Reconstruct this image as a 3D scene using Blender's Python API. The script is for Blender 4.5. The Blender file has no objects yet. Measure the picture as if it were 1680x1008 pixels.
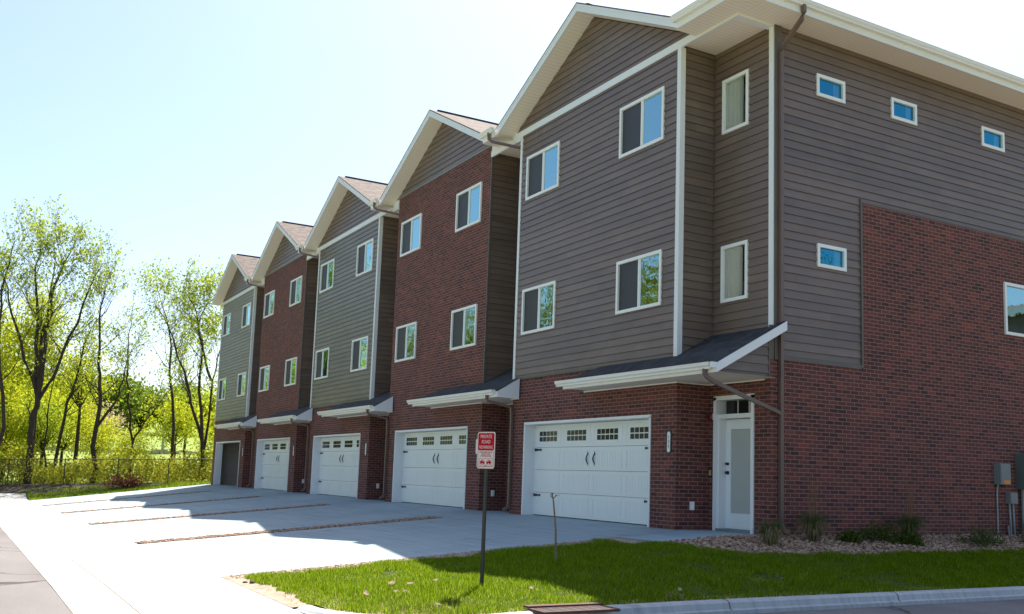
import bpy, math, random
import numpy as np
from mathutils import Vector, Matrix, noise
R = math.radians
C = bpy.context.scene.collection
sc = bpy.context.scene

# ------------------------------------------------------------ camera, sky, sun
cam_d = bpy.data.cameras.new('camera')
cam = bpy.data.objects.new('camera', cam_d); C.objects.link(cam); sc.camera = cam
cam_d.sensor_width = 36; cam_d.lens = 1629.155 / 1680 * 36
cam_d.shift_x = -40.962 / 1680; cam_d.shift_y = 72.439 / 1680
cam_d.clip_start = .1; cam_d.clip_end = 3000
cx = (0.505947072477457, 0.8619730677121252, 0.031937288401474175)
cy = (0.09307836282470912, -0.09136850803111518, 0.9914576209369919)
cz = (0.8575278294174263, -0.4986524102810655, -0.1264586710966125)
cam.matrix_world = Matrix(((cx[0], cy[0], cz[0], 13.375), (cx[1], cy[1], cz[1], -12.778), (cx[2], cy[2], cz[2], .887), (0, 0, 0, 1)))

SUN = Vector((-5.5, 5.45, 12.2)).normalized()       # towards the sun
world = bpy.data.worlds.new("World"); sc.world = world; world.use_nodes = True
wn = world.node_tree.nodes; bg = wn['Background']
sky = wn.new('ShaderNodeTexSky'); sky.sky_type = 'NISHITA'; sky.sun_disc = False
sky.sun_elevation = math.asin(SUN.z); sky.sun_rotation = math.atan2(SUN.x, SUN.y)
sky.air_density = 1.0; sky.dust_density = 1.8; sky.ozone_density = 2.5
world.node_tree.links.new(sky.outputs[0], bg.inputs[0]); bg.inputs[1].default_value = .105
sd = bpy.data.lights.new('sun', 'SUN'); sd.energy = 5.0; sd.angle = R(.5); sd.color = (1, .93, .82)
so = bpy.data.objects.new('sun', sd); C.objects.link(so)
so.rotation_euler = (-SUN).to_track_quat('-Z', 'Y').to_euler()
sc.view_settings.view_transform = 'Standard'; sc.view_settings.look = 'None'
sc.view_settings.exposure = 1.15; sc.view_settings.gamma = 1
try:
    sc.cycles.transparent_max_bounces = 16
except Exception: pass

# ------------------------------------------------------------ materials
def newmat(name):
    m = bpy.data.materials.new(name); m.use_nodes = True
    nt = m.node_tree; b = nt.nodes['Principled BSDF']
    return m, nt, b
def N(nt, t, **kw):
    n = nt.nodes.new(t)
    for k, v in kw.items():
        if isinstance(k, str) and hasattr(n, k): setattr(n, k, v)
    return n
def mixcol(nt, fac, a, b, blend='MIX'):
    n = nt.nodes.new('ShaderNodeMix'); n.data_type = 'RGBA'; n.blend_type = blend
    for i, v in ((0, fac), (6, a), (7, b)):
        if hasattr(v, 'links') or isinstance(v, bpy.types.NodeSocket): nt.links.new(v, n.inputs[i])
        else: n.inputs[i].default_value = v if i == 0 else (*v, 1) if len(v) == 3 else v
    return n.outputs[2]
def noise_tex(nt, scale, detail=4, coord='Object', mapping=None, rough=.55, w=None):
    tc = nt.nodes.new('ShaderNodeTexCoord'); t = nt.nodes.new('ShaderNodeTexNoise')
    t.inputs['Scale'].default_value = scale; t.inputs['Detail'].default_value = detail; t.inputs['Roughness'].default_value = rough
    src = tc.outputs[coord]
    if mapping:
        mp = nt.nodes.new('ShaderNodeMapping'); mp.inputs['Scale'].default_value = mapping
        nt.links.new(src, mp.inputs[0]); src = mp.outputs[0]
    nt.links.new(src, t.inputs['Vector'])
    return t.outputs['Fac']
def ramp(nt, src, stops):
    r = nt.nodes.new('ShaderNodeValToRGB'); e = r.color_ramp.elements
    e[0].position, e[0].color = stops[0][0], (*stops[0][1], 1)
    e[1].position, e[1].color = stops[-1][0], (*stops[-1][1], 1)
    for p, c in stops[1:-1]:
        x = e.new(p); x.color = (*c, 1)
    nt.links.new(src, r.inputs[0]); return r.outputs[0]
def bump(nt, b, h, strength, dist=.01):
    n = nt.nodes.new('ShaderNodeBump'); n.inputs['Strength'].default_value = strength; n.inputs['Distance'].default_value = dist
    nt.links.new(h, n.inputs['Height']); nt.links.new(n.outputs[0], b.inputs['Normal']); return n
def plain(name, col, rough=.6, var=.12, scale=3, spec=.5, metal=0, bumps=0, bscale=80):
    m, nt, b = newmat(name)
    f = noise_tex(nt, scale, 5)
    c = ramp(nt, f, [(.25, tuple(x*(1-var) for x in col)), (.75, tuple(min(1, x*(1+var)) for x in col))])
    nt.links.new(c, b.inputs['Base Color']); b.inputs['Roughness'].default_value = rough
    b.inputs['Specular IOR Level'].default_value = spec; b.inputs['Metallic'].default_value = metal
    if bumps: bump(nt, b, noise_tex(nt, bscale, 3), bumps)
    return m

def brick_mat():
    m, nt, b = newmat('brick')
    tc = N(nt, 'ShaderNodeTexCoord')
    # slight wobble so the courses are not ruled
    nz = N(nt, 'ShaderNodeTexNoise'); nz.inputs['Scale'].default_value = 9; nt.links.new(tc.outputs['UV'], nz.inputs['Vector'])
    vm = N(nt, 'ShaderNodeVectorMath', operation='MULTIPLY_ADD'); nt.links.new(nz.outputs['Color'], vm.inputs[0])
    vm.inputs[1].default_value = (.008, .008, 0); nt.links.new(tc.outputs['UV'], vm.inputs[2])
    t = N(nt, 'ShaderNodeTexBrick'); nt.links.new(vm.outputs[0], t.inputs['Vector'])
    t.inputs['Scale'].default_value = 1; t.inputs['Brick Width'].default_value = .224; t.inputs['Row Height'].default_value = .0762
    t.inputs['Mortar Size'].default_value = .0065; t.inputs['Mortar Smooth'].default_value = .25; t.inputs['Bias'].default_value = 0
    t.inputs['Color1'].default_value = (1, 1, 1, 1); t.inputs['Color2'].default_value = (0, 0, 0, 1); t.inputs['Mortar'].default_value = (.5, .5, .5, 1)
    bc = ramp(nt, t.outputs['Color'], [(0, (.062, .024, .022)), (.3, (.104, .032, .026)), (.55, (.158, .042, .031)), (.8, (.120, .039, .031)), (1, (.22, .057, .037))])
    f = noise_tex(nt, 60, 4, 'UV')
    bc = mixcol(nt, .5, bc, ramp(nt, f, [(.3, (.55, .55, .55)), (.7, (1.25, 1.2, 1.2))]), 'MULTIPLY')
    big = noise_tex(nt, .7, 3, 'UV')
    bc = mixcol(nt, .5, bc, ramp(nt, big, [(.3, (.62, .64, .66)), (.7, (1.3, 1.2, 1.15))]), 'MULTIPLY')
    c = mixcol(nt, t.outputs['Fac'], bc, (.30, .175, .145))
    nt.links.new(c, b.inputs['Base Color']); b.inputs['Roughness'].default_value = .85
    inv = N(nt, 'ShaderNodeMath', operation='SUBTRACT'); inv.inputs[0].default_value = 1; nt.links.new(t.outputs['Fac'], inv.inputs[1])
    ad = N(nt, 'ShaderNodeMath', operation='MULTIPLY_ADD'); nt.links.new(f, ad.inputs[0]); ad.inputs[1].default_value = .35; nt.links.new(inv.outputs[0], ad.inputs[2])
    bump(nt, b, ad.outputs[0], .7, .008)
    return m
def siding_mat(name, c0, c1, rough=.42):
    m, nt, b = newmat(name)
    f = noise_tex(nt, 1, 6, 'UV', (2.2, 60, 1), .65)
    g = noise_tex(nt, 1, 3, 'UV', (.45, 6.25, 1))
    c = ramp(nt, g, [(.3, c0), (.7, c1)])
    c = mixcol(nt, .35, c, ramp(nt, f, [(.3, (.7, .7, .7)), (.7, (1.2, 1.2, 1.2))]), 'MULTIPLY')
    tc = N(nt, 'ShaderNodeTexCoord'); t = N(nt, 'ShaderNodeTexBrick'); nt.links.new(tc.outputs['UV'], t.inputs['Vector'])
    t.inputs['Scale'].default_value = 1; t.inputs['Brick Width'].default_value = 3.66; t.inputs['Row Height'].default_value = .161
    t.inputs['Mortar Size'].default_value = .0022; t.inputs['Mortar Smooth'].default_value = 0; t.inputs['Color1'].default_value = (1.1, 1.08, 1.06, 1); t.inputs['Color2'].default_value = (.88, .89, .9, 1); t.inputs['Mortar'].default_value = (.45, .45, .45, 1)
    c = mixcol(nt, 1, c, t.outputs['Color'], 'MULTIPLY')
    st = noise_tex(nt, 1, 4, 'UV', (1.1, .16, 1)); c = mixcol(nt, .6, c, ramp(nt, st, [(.35, (.8, .8, .8)), (.65, (1.1, 1.1, 1.1))]), 'MULTIPLY')
    nt.links.new(c, b.inputs['Base Color']); b.inputs['Roughness'].default_value = rough; b.inputs['Specular IOR Level'].default_value = .55
    bump(nt, b, f, .25, .004)
    return m
def soffit_mat():
    m, nt, b = newmat('vinyl_soffit')
    tc = N(nt, 'ShaderNodeTexCoord'); sp = N(nt, 'ShaderNodeSeparateXYZ'); nt.links.new(tc.outputs['UV'], sp.inputs[0])
    mu = N(nt, 'ShaderNodeMath', operation='MULTIPLY'); mu.inputs[1].default_value = 1/.1; nt.links.new(sp.outputs[0], mu.inputs[0])
    fr = N(nt, 'ShaderNodeMath', operation='FRACT'); nt.links.new(mu.outputs[0], fr.inputs[0])
    c = ramp(nt, fr.outputs[0], [(0, (.50, .42, .34)), (.09, (.86, .76, .65)), (.5, (.88, .78, .67)), (1, (.84, .74, .63))])
    nt.links.new(c, b.inputs['Base Color']); b.inputs['Roughness'].default_value = .55
    return m
def shingle_mat(name, cols, rough=.9):
    m, nt, b = newmat(name)
    tc = N(nt, 'ShaderNodeTexCoord')
    t = N(nt, 'ShaderNodeTexBrick'); nt.links.new(tc.outputs['UV'], t.inputs['Vector'])
    t.inputs['Scale'].default_value = 1; t.inputs['Brick Width'].default_value = .17; t.inputs['Row Height'].default_value = .14
    t.inputs['Mortar Size'].default_value = .006; t.inputs['Mortar Smooth'].default_value = .5
    t.inputs['Color1'].default_value = (1, 1, 1, 1); t.inputs['Color2'].default_value = (0, 0, 0, 1); t.inputs['Mortar'].default_value = (.1, .1, .1, 1)
    t.offset = .37
    c = ramp(nt, t.outputs['Color'], [(0, cols[0]), (.5, cols[1]), (1, cols[2])])
    f = noise_tex(nt, 90, 3, 'UV')
    c = mixcol(nt, .6, c, ramp(nt, f, [(.3, (.5, .5, .5)), (.7, (1.4, 1.4, 1.4))]), 'MULTIPLY')
    nt.links.new(c, b.inputs['Base Color']); b.inputs['Roughness'].default_value = rough
    bump(nt, b, t.outputs['Color'], .5, .01)
    return m
def glass_mat(name, base=.3, tint=(1, 1, 1), thru=(.82, .88, .84)):
    m = bpy.data.materials.new(name); m.use_nodes = True; nt = m.node_tree
    for n in list(nt.nodes): nt.nodes.remove(n)
    out = N(nt, 'ShaderNodeOutputMaterial'); mx = N(nt, 'ShaderNodeMixShader')
    tr = N(nt, 'ShaderNodeBsdfTransparent'); tr.inputs[0].default_value = (*thru, 1)
    gl = N(nt, 'ShaderNodeBsdfGlossy'); gl.inputs['Roughness'].default_value = .015; gl.inputs['Color'].default_value = (*tint, 1)
    fr = N(nt, 'ShaderNodeFresnel'); fr.inputs[0].default_value = 1.6
    ma = N(nt, 'ShaderNodeMath', operation='MULTIPLY_ADD'); ma.inputs[1].default_value = 1.1; ma.inputs[2].default_value = base; ma.use_clamp = True
    nt.links.new(fr.outputs[0], ma.inputs[0]); nt.links.new(ma.outputs[0], mx.inputs[0])
    # panes of real glass are never quite flat
    nz = noise_tex(nt, 2.2, 2); bp = N(nt, 'ShaderNodeBump'); bp.inputs['Strength'].default_value = .05; bp.inputs['Distance'].default_value = .05
    nt.links.new(nz, bp.inputs['Height']); nt.links.new(bp.outputs[0], gl.inputs['Normal'])
    nt.links.new(tr.outputs[0], mx.inputs[1]); nt.links.new(gl.outputs[0], mx.inputs[2]); nt.links.new(mx.outputs[0], out.inputs[0])
    return m
def leaf_mat(name, c0, c1, trans=.45, mids=()):
    m = bpy.data.materials.new(name); m.use_nodes = True; nt = m.node_tree
    for n in list(nt.nodes): nt.nodes.remove(n)
    out = N(nt, 'ShaderNodeOutputMaterial'); mx = N(nt, 'ShaderNodeMixShader'); mx.inputs[0].default_value = trans
    d = N(nt, 'ShaderNodeBsdfDiffuse'); t = N(nt, 'ShaderNodeBsdfTranslucent')
    at = N(nt, 'ShaderNodeTexCoord'); nz = N(nt, 'ShaderNodeTexWhiteNoise'); nz.noise_dimensions = '3D'
    geo = N(nt, 'ShaderNodeNewGeometry')
    f = geo.outputs['Random Per Island']
    c = ramp(nt, f, [(0, c0), *mids, (1, c1)])
    nt.links.new(c, d.inputs[0]); nt.links.new(c, t.inputs[0])
    nt.links.new(d.outputs[0], mx.inputs[1]); nt.links.new(t.outputs[0], mx.inputs[2]); nt.links.new(mx.outputs[0], out.inputs[0])
    return m
def concrete_mat(name, col, rough=.8, stain=.12):
    m, nt, b = newmat(name)
    f = noise_tex(nt, .8, 6, 'Object', (1, .35, 1), .6); g = noise_tex(nt, 120, 3)
    h = noise_tex(nt, 1, 5, 'Object', (.5, 14, 1), .6)
    c = ramp(nt, f, [(.3, tuple(x*(1-stain) for x in col)), (.7, tuple(x*(1+stain*.5) for x in col))])
    c = mixcol(nt, .5, c, ramp(nt, g, [(.3, (.86, .86, .86)), (.7, (1.08, 1.08, 1.08))]), 'MULTIPLY')
    c = mixcol(nt, .9, c, ramp(nt, h, [(.35, (.80, .80, .81)), (.6, (1.04, 1.04, 1.04))]), 'MULTIPLY')
    k = noise_tex(nt, 2.6, 2); c = mixcol(nt, .8, c, ramp(nt, k, [(.26, (.66, .65, .63)), (.36, (1, 1, 1))]), 'MULTIPLY')
    nt.links.new(c, b.inputs['Base Color']); b.inputs['Roughness'].default_value = rough
    bump(nt, b, g, .15, .003)
    return m
def asphalt_mat():
    m, nt, b = newmat('asphalt')
    g = noise_tex(nt, 150, 3); f = noise_tex(nt, .6, 5, 'Object', (.5, 1.5, 1))
    c = ramp(nt, f, [(.3, (.15, .135, .13)), (.5, (.18, .165, .16)), (.7, (.21, .195, .185))])
    c = mixcol(nt, .7, c, ramp(nt, g, [(.35, (.55, .55, .55)), (.65, (1.35, 1.3, 1.25))]), 'MULTIPLY')
    vo = N(nt, 'ShaderNodeTexVoronoi'); vo.feature = 'DISTANCE_TO_EDGE'; vo.inputs['Scale'].default_value = .28
    tc = N(nt, 'ShaderNodeTexCoord'); nz = N(nt, 'ShaderNodeTexNoise'); nz.inputs['Scale'].default_value = 1.5; nt.links.new(tc.outputs['Object'], nz.inputs['Vector'])
    ad = N(nt, 'ShaderNodeVectorMath', operation='MULTIPLY_ADD'); nt.links.new(nz.outputs['Color'], ad.inputs[0]); ad.inputs[1].default_value = (.8, .8, 0); nt.links.new(tc.outputs['Object'], ad.inputs[2])
    nt.links.new(ad.outputs[0], vo.inputs['Vector'])
    cr = ramp(nt, vo.outputs['Distance'], [(0, (.22, .2, .19)), (.004, (.4, .38, .36)), (.007, (1, 1, 1))])
    c = mixcol(nt, 1, c, cr, 'MULTIPLY')
    nt.links.new(c, b.inputs['Base Color']); b.inputs['Roughness'].default_value = .9
    bump(nt, b, g, .4, .004)
    return m
def patchy(name, cols, scale=2, fine=60, rough=.95, bmp=.5):
    m, nt, b = newmat(name)
    f = noise_tex(nt, scale, 6, rough=.65); g = noise_tex(nt, fine, 4)
    c = ramp(nt, f, [(.3, cols[0]), (.5, cols[1]), (.7, cols[2])])
    c = mixcol(nt, .8, c, ramp(nt, g, [(.3, (.55, .55, .55)), (.7, (1.35, 1.35, 1.35))]), 'MULTIPLY')
    nt.links.new(c, b.inputs['Base Color']); b.inputs['Roughness'].default_value = rough
    bump(nt, b, g, bmp, .02)
    return m
def island(name, stops, rough=.85):
    m, nt, b = newmat(name); geo = N(nt, 'ShaderNodeNewGeometry')
    c = ramp(nt, geo.outputs['Random Per Island'], stops)
    nt.links.new(c, b.inputs['Base Color']); b.inputs['Roughness'].default_value = rough
    return m

M = dict(
    brick=brick_mat(),
    siding=siding_mat('brown_siding', (.152, .107, .082), (.188, .134, .104)),
    siding_olive=siding_mat('olive_siding', (.150, .128, .088), (.188, .160, .112)),
    siding_pale=siding_mat('pale_siding', (.195, .180, .138), (.235, .215, .168)),
    btrim=plain('brown_trim', (.12, .095, .082), .5),
    spout=plain('brown_downspout', (.155, .10, .082), .4, .08),
    white=plain('white_trim', (.78, .78, .78), .45, .03, 1.5),
    vinyl=plain('white_vinyl', (.84, .83, .80), .35, .02, 2),
    gutter=plain('white_gutter', (.82, .79, .74), .35, .04, 1.2),
    soffit=soffit_mat(),
    shingle=shingle_mat('brown_shingle', ((.07, .052, .043), (.12, .092, .077), (.18, .14, .118))),
    dshingle=shingle_mat('dark_shingle', ((.022, .022, .024), (.04, .04, .043), (.06, .058, .06)), .8),
    glass=glass_mat('window_glass', .40, (.60, .97, 1)),
    clearglass=glass_mat('clear_glass', .06, (.8, .95, 1), (.93, .93, .92)),
    sideglass=glass_mat('side_window_glass', .45, (.07, .42, .58)),
    dark=plain('dark_interior', (.03, .03, .032), .9),  # near-black stands in for the darkness of unlit spaces
    dimwall=plain('dim_wall', (.42, .36, .31), .9),
    screen=plain('insect_screen', (.035, .037, .042), .55, .1, 2, .6),
    curtain=plain('curtain', (.86, .83, .78), .9, .08, 1),
    black=plain('black_iron', (.02, .02, .022), .45),
    garage=plain('garage_door_white', (.81, .83, .80), .4, .03, 1.2),
    gglass=plain('garage_pane', (.012, .014, .013), .12, .2, 3, .5),
    door=plain('door_white', (.79, .82, .82), .35, .02),
    blind=plain('door_blind', (.42, .44, .40), .5, .05, 2, .8),
    metalgrey=plain('grey_metal', (.20, .215, .21), .5, .08, 2),
    oldwire=plain('weathered_wire', (.07, .068, .055), .7, .2, 3),
    green_grey=plain('green_grey_metal', (.11, .135, .12), .5, .08, 2),
    conduit=plain('conduit', (.30, .32, .32), .5),
    red=plain('sign_red', (.42, .0, .018), .6, .04, 4, .15),
    signwhite=plain('sign_white', (.62, .55, .50), .4, .03),
    alarm=plain('alarm_red', (.13, .012, .018), .4),
    orange=plain('orange_sticker', (.75, .25, .03), .5),
    pole=plain('dark_pole', (.016, .018, .015), .5),
    twig=plain('pale_twig', (.20, .14, .085), .8, .25, 30),
    brass=plain('brass', (.5, .4, .2), .4),
    concrete=concrete_mat('concrete', (.335, .41, .425)),
    walk=concrete_mat('apron_concrete', (.50, .49, .46), .8, .08),
    curb=concrete_mat('curb_concrete', (.46, .47, .46)),
    asphalt=asphalt_mat(),
    seal=plain('joint_seal', (.20, .14, .10), .9),
    soil=patchy('soil', ((.16, .12, .085), (.24, .18, .13), (.33, .25, .18))),
    dirt=patchy('sandy_dirt', ((.30, .21, .15), (.40, .30, .22), (.48, .38, .29)), 5, 120),
    turf=patchy('turf', ((.028, .040, .008), (.045, .055, .012), (.08, .075, .03)), 3, 90),
    field=patchy('field', ((.15, .23, .02), (.20, .27, .03), (.25, .28, .06)), .12, 2),
    mulch=patchy('mulch', ((.018, .012, .008), (.03, .02, .014), (.05, .034, .025)), 3, 50),  # nearby trees' shade is put into this darker colour
    stone=island('pebbles', [(0, (.15, .08, .055)), (.25, (.30, .165, .10)), (.5, (.42, .27, .17)), (.75, (.50, .36, .25)), (1, (.24, .13, .09))]),
    rust=plain('rusty_iron', (.09, .035, .024), .8, .3, 20),
    bark=patchy('bark', ((.035, .024, .018), (.055, .038, .028), (.085, .062, .045)), 6, 40),
    rock=plain('rock', (.40, .34, .28), .9, .25, 8, bumps=.5, bscale=30),
    grass=leaf_mat('grass_blades', (.075, .135, .006), (.36, .48, .025), .68, [(.42, (.135, .22, .007)), (.86, (.28, .41, .012)), (.95, (.36, .40, .03)), (.97, (.50, .44, .2))]),
    drygrass=leaf_mat('dry_blades', (.22, .17, .09), (.40, .32, .18), .3),
    clump=leaf_mat('clump_blades', (.05, .085, .02), (.12, .14, .05), .25),
    plume=leaf_mat('plumes', (.22, .12, .06), (.34, .20, .11), .3),
    spring=leaf_mat('spring_leaves', (.24, .34, .025), (.52, .58, .07), .5),
    lime=leaf_mat('lime_leaves', (.34, .42, .015), (.62, .62, .06), .5),
    green=leaf_mat('green_leaves', (.10, .17, .02), (.26, .32, .05), .45),
    hedge=leaf_mat('hedge_leaves', (.22, .28, .02), (.58, .54, .06), .45),
    juniper=leaf_mat('juniper', (.03, .06, .012), (.10, .13, .02), .2),
    barberry=leaf_mat('barberry', (.13, .03, .035), (.30, .08, .07), .3),
    yellow=leaf_mat('reflected_leaves', (.13, .13, .035), (.34, .31, .07), .45),
    deadleaf=leaf_mat('dead_leaf', (.45, .33, .22), (.75, .62, .48), .3),
)

# ------------------------------------------------------------ mesh builder
class MB:
    def __init__(s): s.v = []; s.f = []; s.uv = []; s.mi = []
    def face(s, pts, uvs=None, mi=0):
        n = len(s.v); s.v += [tuple(p) for p in pts]; s.f.append(tuple(range(n, n+len(pts))))
        if uvs is None: uvs = [(p[0]+p[1], p[2]) for p in pts]
        s.uv.append(uvs); s.mi.append(mi)
    def box(s, x0, y0, z0, x1, y1, z1, mi=0):
        x0, x1 = min(x0, x1), max(x0, x1); y0, y1 = min(y0, y1), max(y0, y1); z0, z1 = min(z0, z1), max(z0, z1)
        P = lambda a, b, c: (a, b, c)
        s.face([P(x0,y0,z0),P(x1,y0,z0),P(x1,y0,z1),P(x0,y0,z1)], [(x0,z0),(x1,z0),(x1,z1),(x0,z1)], mi)
        s.face([P(x1,y1,z0),P(x0,y1,z0),P(x0,y1,z1),P(x1,y1,z1)], [(x1,z0),(x0,z0),(x0,z1),(x1,z1)], mi)
        s.face([P(x0,y1,z0),P(x0,y0,z0),P(x0,y0,z1),P(x0,y1,z1)], [(y1,z0),(y0,z0),(y0,z1),(y1,z1)], mi)
        s.face([P(x1,y0,z0),P(x1,y1,z0),P(x1,y1,z1),P(x1,y0,z1)], [(y0,z0),(y1,z0),(y1,z1),(y0,z1)], mi)
        s.face([P(x0,y0,z1),P(x1,y0,z1),P(x1,y1,z1),P(x0,y1,z1)], [(x0,y0),(x1,y0),(x1,y1),(x0,y1)], mi)
        s.face([P(x0,y1,z0),P(x1,y1,z0),P(x1,y0,z0),P(x0,y0,z0)], [(x0,y1),(x1,y1),(x1,y0),(x0,y0)], mi)
        return s
    def prism(s, poly, vec):                           # closed polygon extruded along vec
        vec = Vector(vec); a = [Vector(p) for p in poly]; b = [p+vec for p in a]
        n = (a[1]-a[0]).cross(a[2]-a[1])
        if n.dot(vec) > 0: a, b = b, a                  # a faces away from vec
        s.face(a); s.face(b[::-1])
        m = len(a)
        for i in range(m):
            j = (i+1) % m
            s.face([a[j], a[i], b[i], b[j]], [(0, 0), ((a[j]-a[i]).length, 0), ((a[j]-a[i]).length, vec.length), (0, vec.length)])
        return s
    def tube(s, pts, rad, n=6, flat=None, cap=True):
        pts = [Vector(p) for p in pts]; rings = []
        if not hasattr(rad, '__len__'): rad = [rad]*len(pts)
        for i, p in enumerate(pts):
            d = (pts[min(i+1, len(pts)-1)] - pts[max(i-1, 0)]).normalized()
            up = Vector((0, 0, 1)) if abs(d.z) < .9 else Vector((1, 0, 0))
            a = d.cross(up).normalized(); b = d.cross(a)
            k0 = len(s.v)
            for k in range(n):
                t = 2*math.pi*(k+.5)/n
                s.v.append(tuple(p + a*math.cos(t)*rad[i]*(flat or 1) + b*math.sin(t)*rad[i]))
            rings.append(k0)
        for r0, r1 in zip(rings, rings[1:]):
            for k in range(n):
                k2 = (k+1) % n
                s.f.append((r0+k, r0+k2, r1+k2, r1+k)); s.uv.append([(0, 0), (.1, 0), (.1, .1), (0, .1)]); s.mi.append(0)
        if cap:
            s.f.append(tuple(rings[0]+k for k in range(n))[::-1]); s.uv.append([(0, 0)]*n); s.mi.append(0)
            s.f.append(tuple(rings[-1]+k for k in range(n))); s.uv.append([(0, 0)]*n); s.mi.append(0)
        return s
    def mesh(s, name, mats, smooth=False):
        me = bpy.data.meshes.new(name); me.from_pydata(s.v, [], s.f)
        for m in (mats if isinstance(mats, (list, tuple)) else [mats]): me.materials.append(m)
        if len(me.polygons) == len(s.uv):
            uvl = me.uv_layers.new(name='UVMap')
            uvl.data.foreach_set('uv', np.array([c for f in s.uv for uv in f for c in uv], dtype=np.float32))
            me.polygons.foreach_set('material_index', s.mi)
        if smooth: me.polygons.foreach_set('use_smooth', [True]*len(me.polygons))
        me.update(); return me
    def build(s, name, mats, parent=None, loc=None, smooth=False):
        o = bpy.data.objects.new(name, s.mesh(name, mats, smooth)); C.objects.link(o)
        if parent is not None: o.parent = parent
        if loc is not None: o.location = loc
        return o
def props(o, label=None, cat=None, group=None, kind=None):
    if label: o['label'] = label
    if cat: o['category'] = cat
    if group: o['group'] = group
    if kind: o['kind'] = kind
    return o
def thing(name, label, cat, loc=(0, 0, 0), rz=0, group=None):
    o = bpy.data.objects.new(name, None); C.objects.link(o); o.location = loc; o.rotation_euler = (0, 0, rz)
    o.empty_display_size = .2
    return props(o, label, cat, group)
def quads_obj(name, V, mat, parent=None, nv=4):        # V: (n, nv, 3)
    V = np.asarray(V, dtype=np.float32); n = len(V)
    me = bpy.data.meshes.new(name); me.vertices.add(n*nv); me.vertices.foreach_set('co', V.reshape(-1))
    me.loops.add(n*nv); me.loops.foreach_set('vertex_index', np.arange(n*nv, dtype=np.int32))
    me.polygons.add(n); me.polygons.foreach_set('loop_start', np.arange(0, n*nv, nv, dtype=np.int32))
    me.materials.append(mat); me.update(calc_edges=True); me.validate()
    o = bpy.data.objects.new(name, me); C.objects.link(o)
    if parent is not None: o.parent = parent
    return o

# lapped siding / brick panels on a vertical plane.  P(u, off, z) -> point, off = distance out of the wall
EXP = .161
def spans(lo, hi, holes):
    out = [(lo, hi)]
    for a, b in holes:
        nx = []
        for p, q in out:
            if b <= p or a >= q: nx.append((p, q)); continue
            if a > p: nx.append((p, a))
            if b < q: nx.append((b, q))
        out = nx
    return [s for s in out if s[1]-s[0] > 1e-4]
def wall_panel(mb, P, lo, hi, z0, z1, holes=(), lap=False, uoff=0.):
    lo_ = lo if callable(lo) else (lambda z: lo); hi_ = hi if callable(hi) else (lambda z: hi)
    cuts = {z0, z1}
    for h in holes:
        for z in (h[2], h[3]):
            if z0 < z < z1: cuts.add(z)
    if lap:
        k = math.floor(z0/EXP)
        while k*EXP < z1:
            if k*EXP > z0: cuts.add(k*EXP)
            k += 1
    cuts = sorted(cuts)
    for a, b in zip(cuts, cuts[1:]):
        if b-a < 1e-5: continue
        mid = (a+b)/2
        hs = [(h[0], h[1]) for h in holes if h[2] < mid < h[3]]
        if lap:
            k = math.floor(mid/EXP); zb, zt = k*EXP, (k+1)*EXP
            off = lambda z: .003 + .021*(zt-z)/EXP
            ju = (k*7919 % 97)*.37
        else: off = lambda z: 0.; ju = 0
        sa, sb = spans(lo_(a), hi_(a), hs), spans(lo_(b), hi_(b), hs)
        if len(sa) != len(sb): sb = sa
        for (p, q), (r, t) in zip(sa, sb):
            mb.face([P(p, off(a), a), P(q, off(a), a), P(t, off(b), b), P(r, off(b), b)],
                    [(p+uoff+ju, a), (q+uoff+ju, a), (t+uoff+ju, b), (r+uoff+ju, b)])
            if lap and abs(a-zb) < 1e-4 and a > z0:
                mb.face([P(p, .003, a), P(q, .003, a), P(q, off(a), a), P(p, off(a), a)], [(p+ju, a), (q+ju, a), (q+ju, a+.02), (p+ju, a+.02)])

# ------------------------------------------------------------ townhouse dimensions
PITCH = 8.155; BL = -8.21; W = 6.496; YB = -.868
YR = -1.355; APEX = 11.72; SL = .5; HS = 9.60
GW = (.637, 5.691, 2.194)                      # garage opening x0, x1, height
WX = ((.347, 1.92), (4.425, 5.988)); WZ = ((4.374, 5.507), (7.793, 8.92))
DEPTH = 14.
rnd = random.Random(4)

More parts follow.
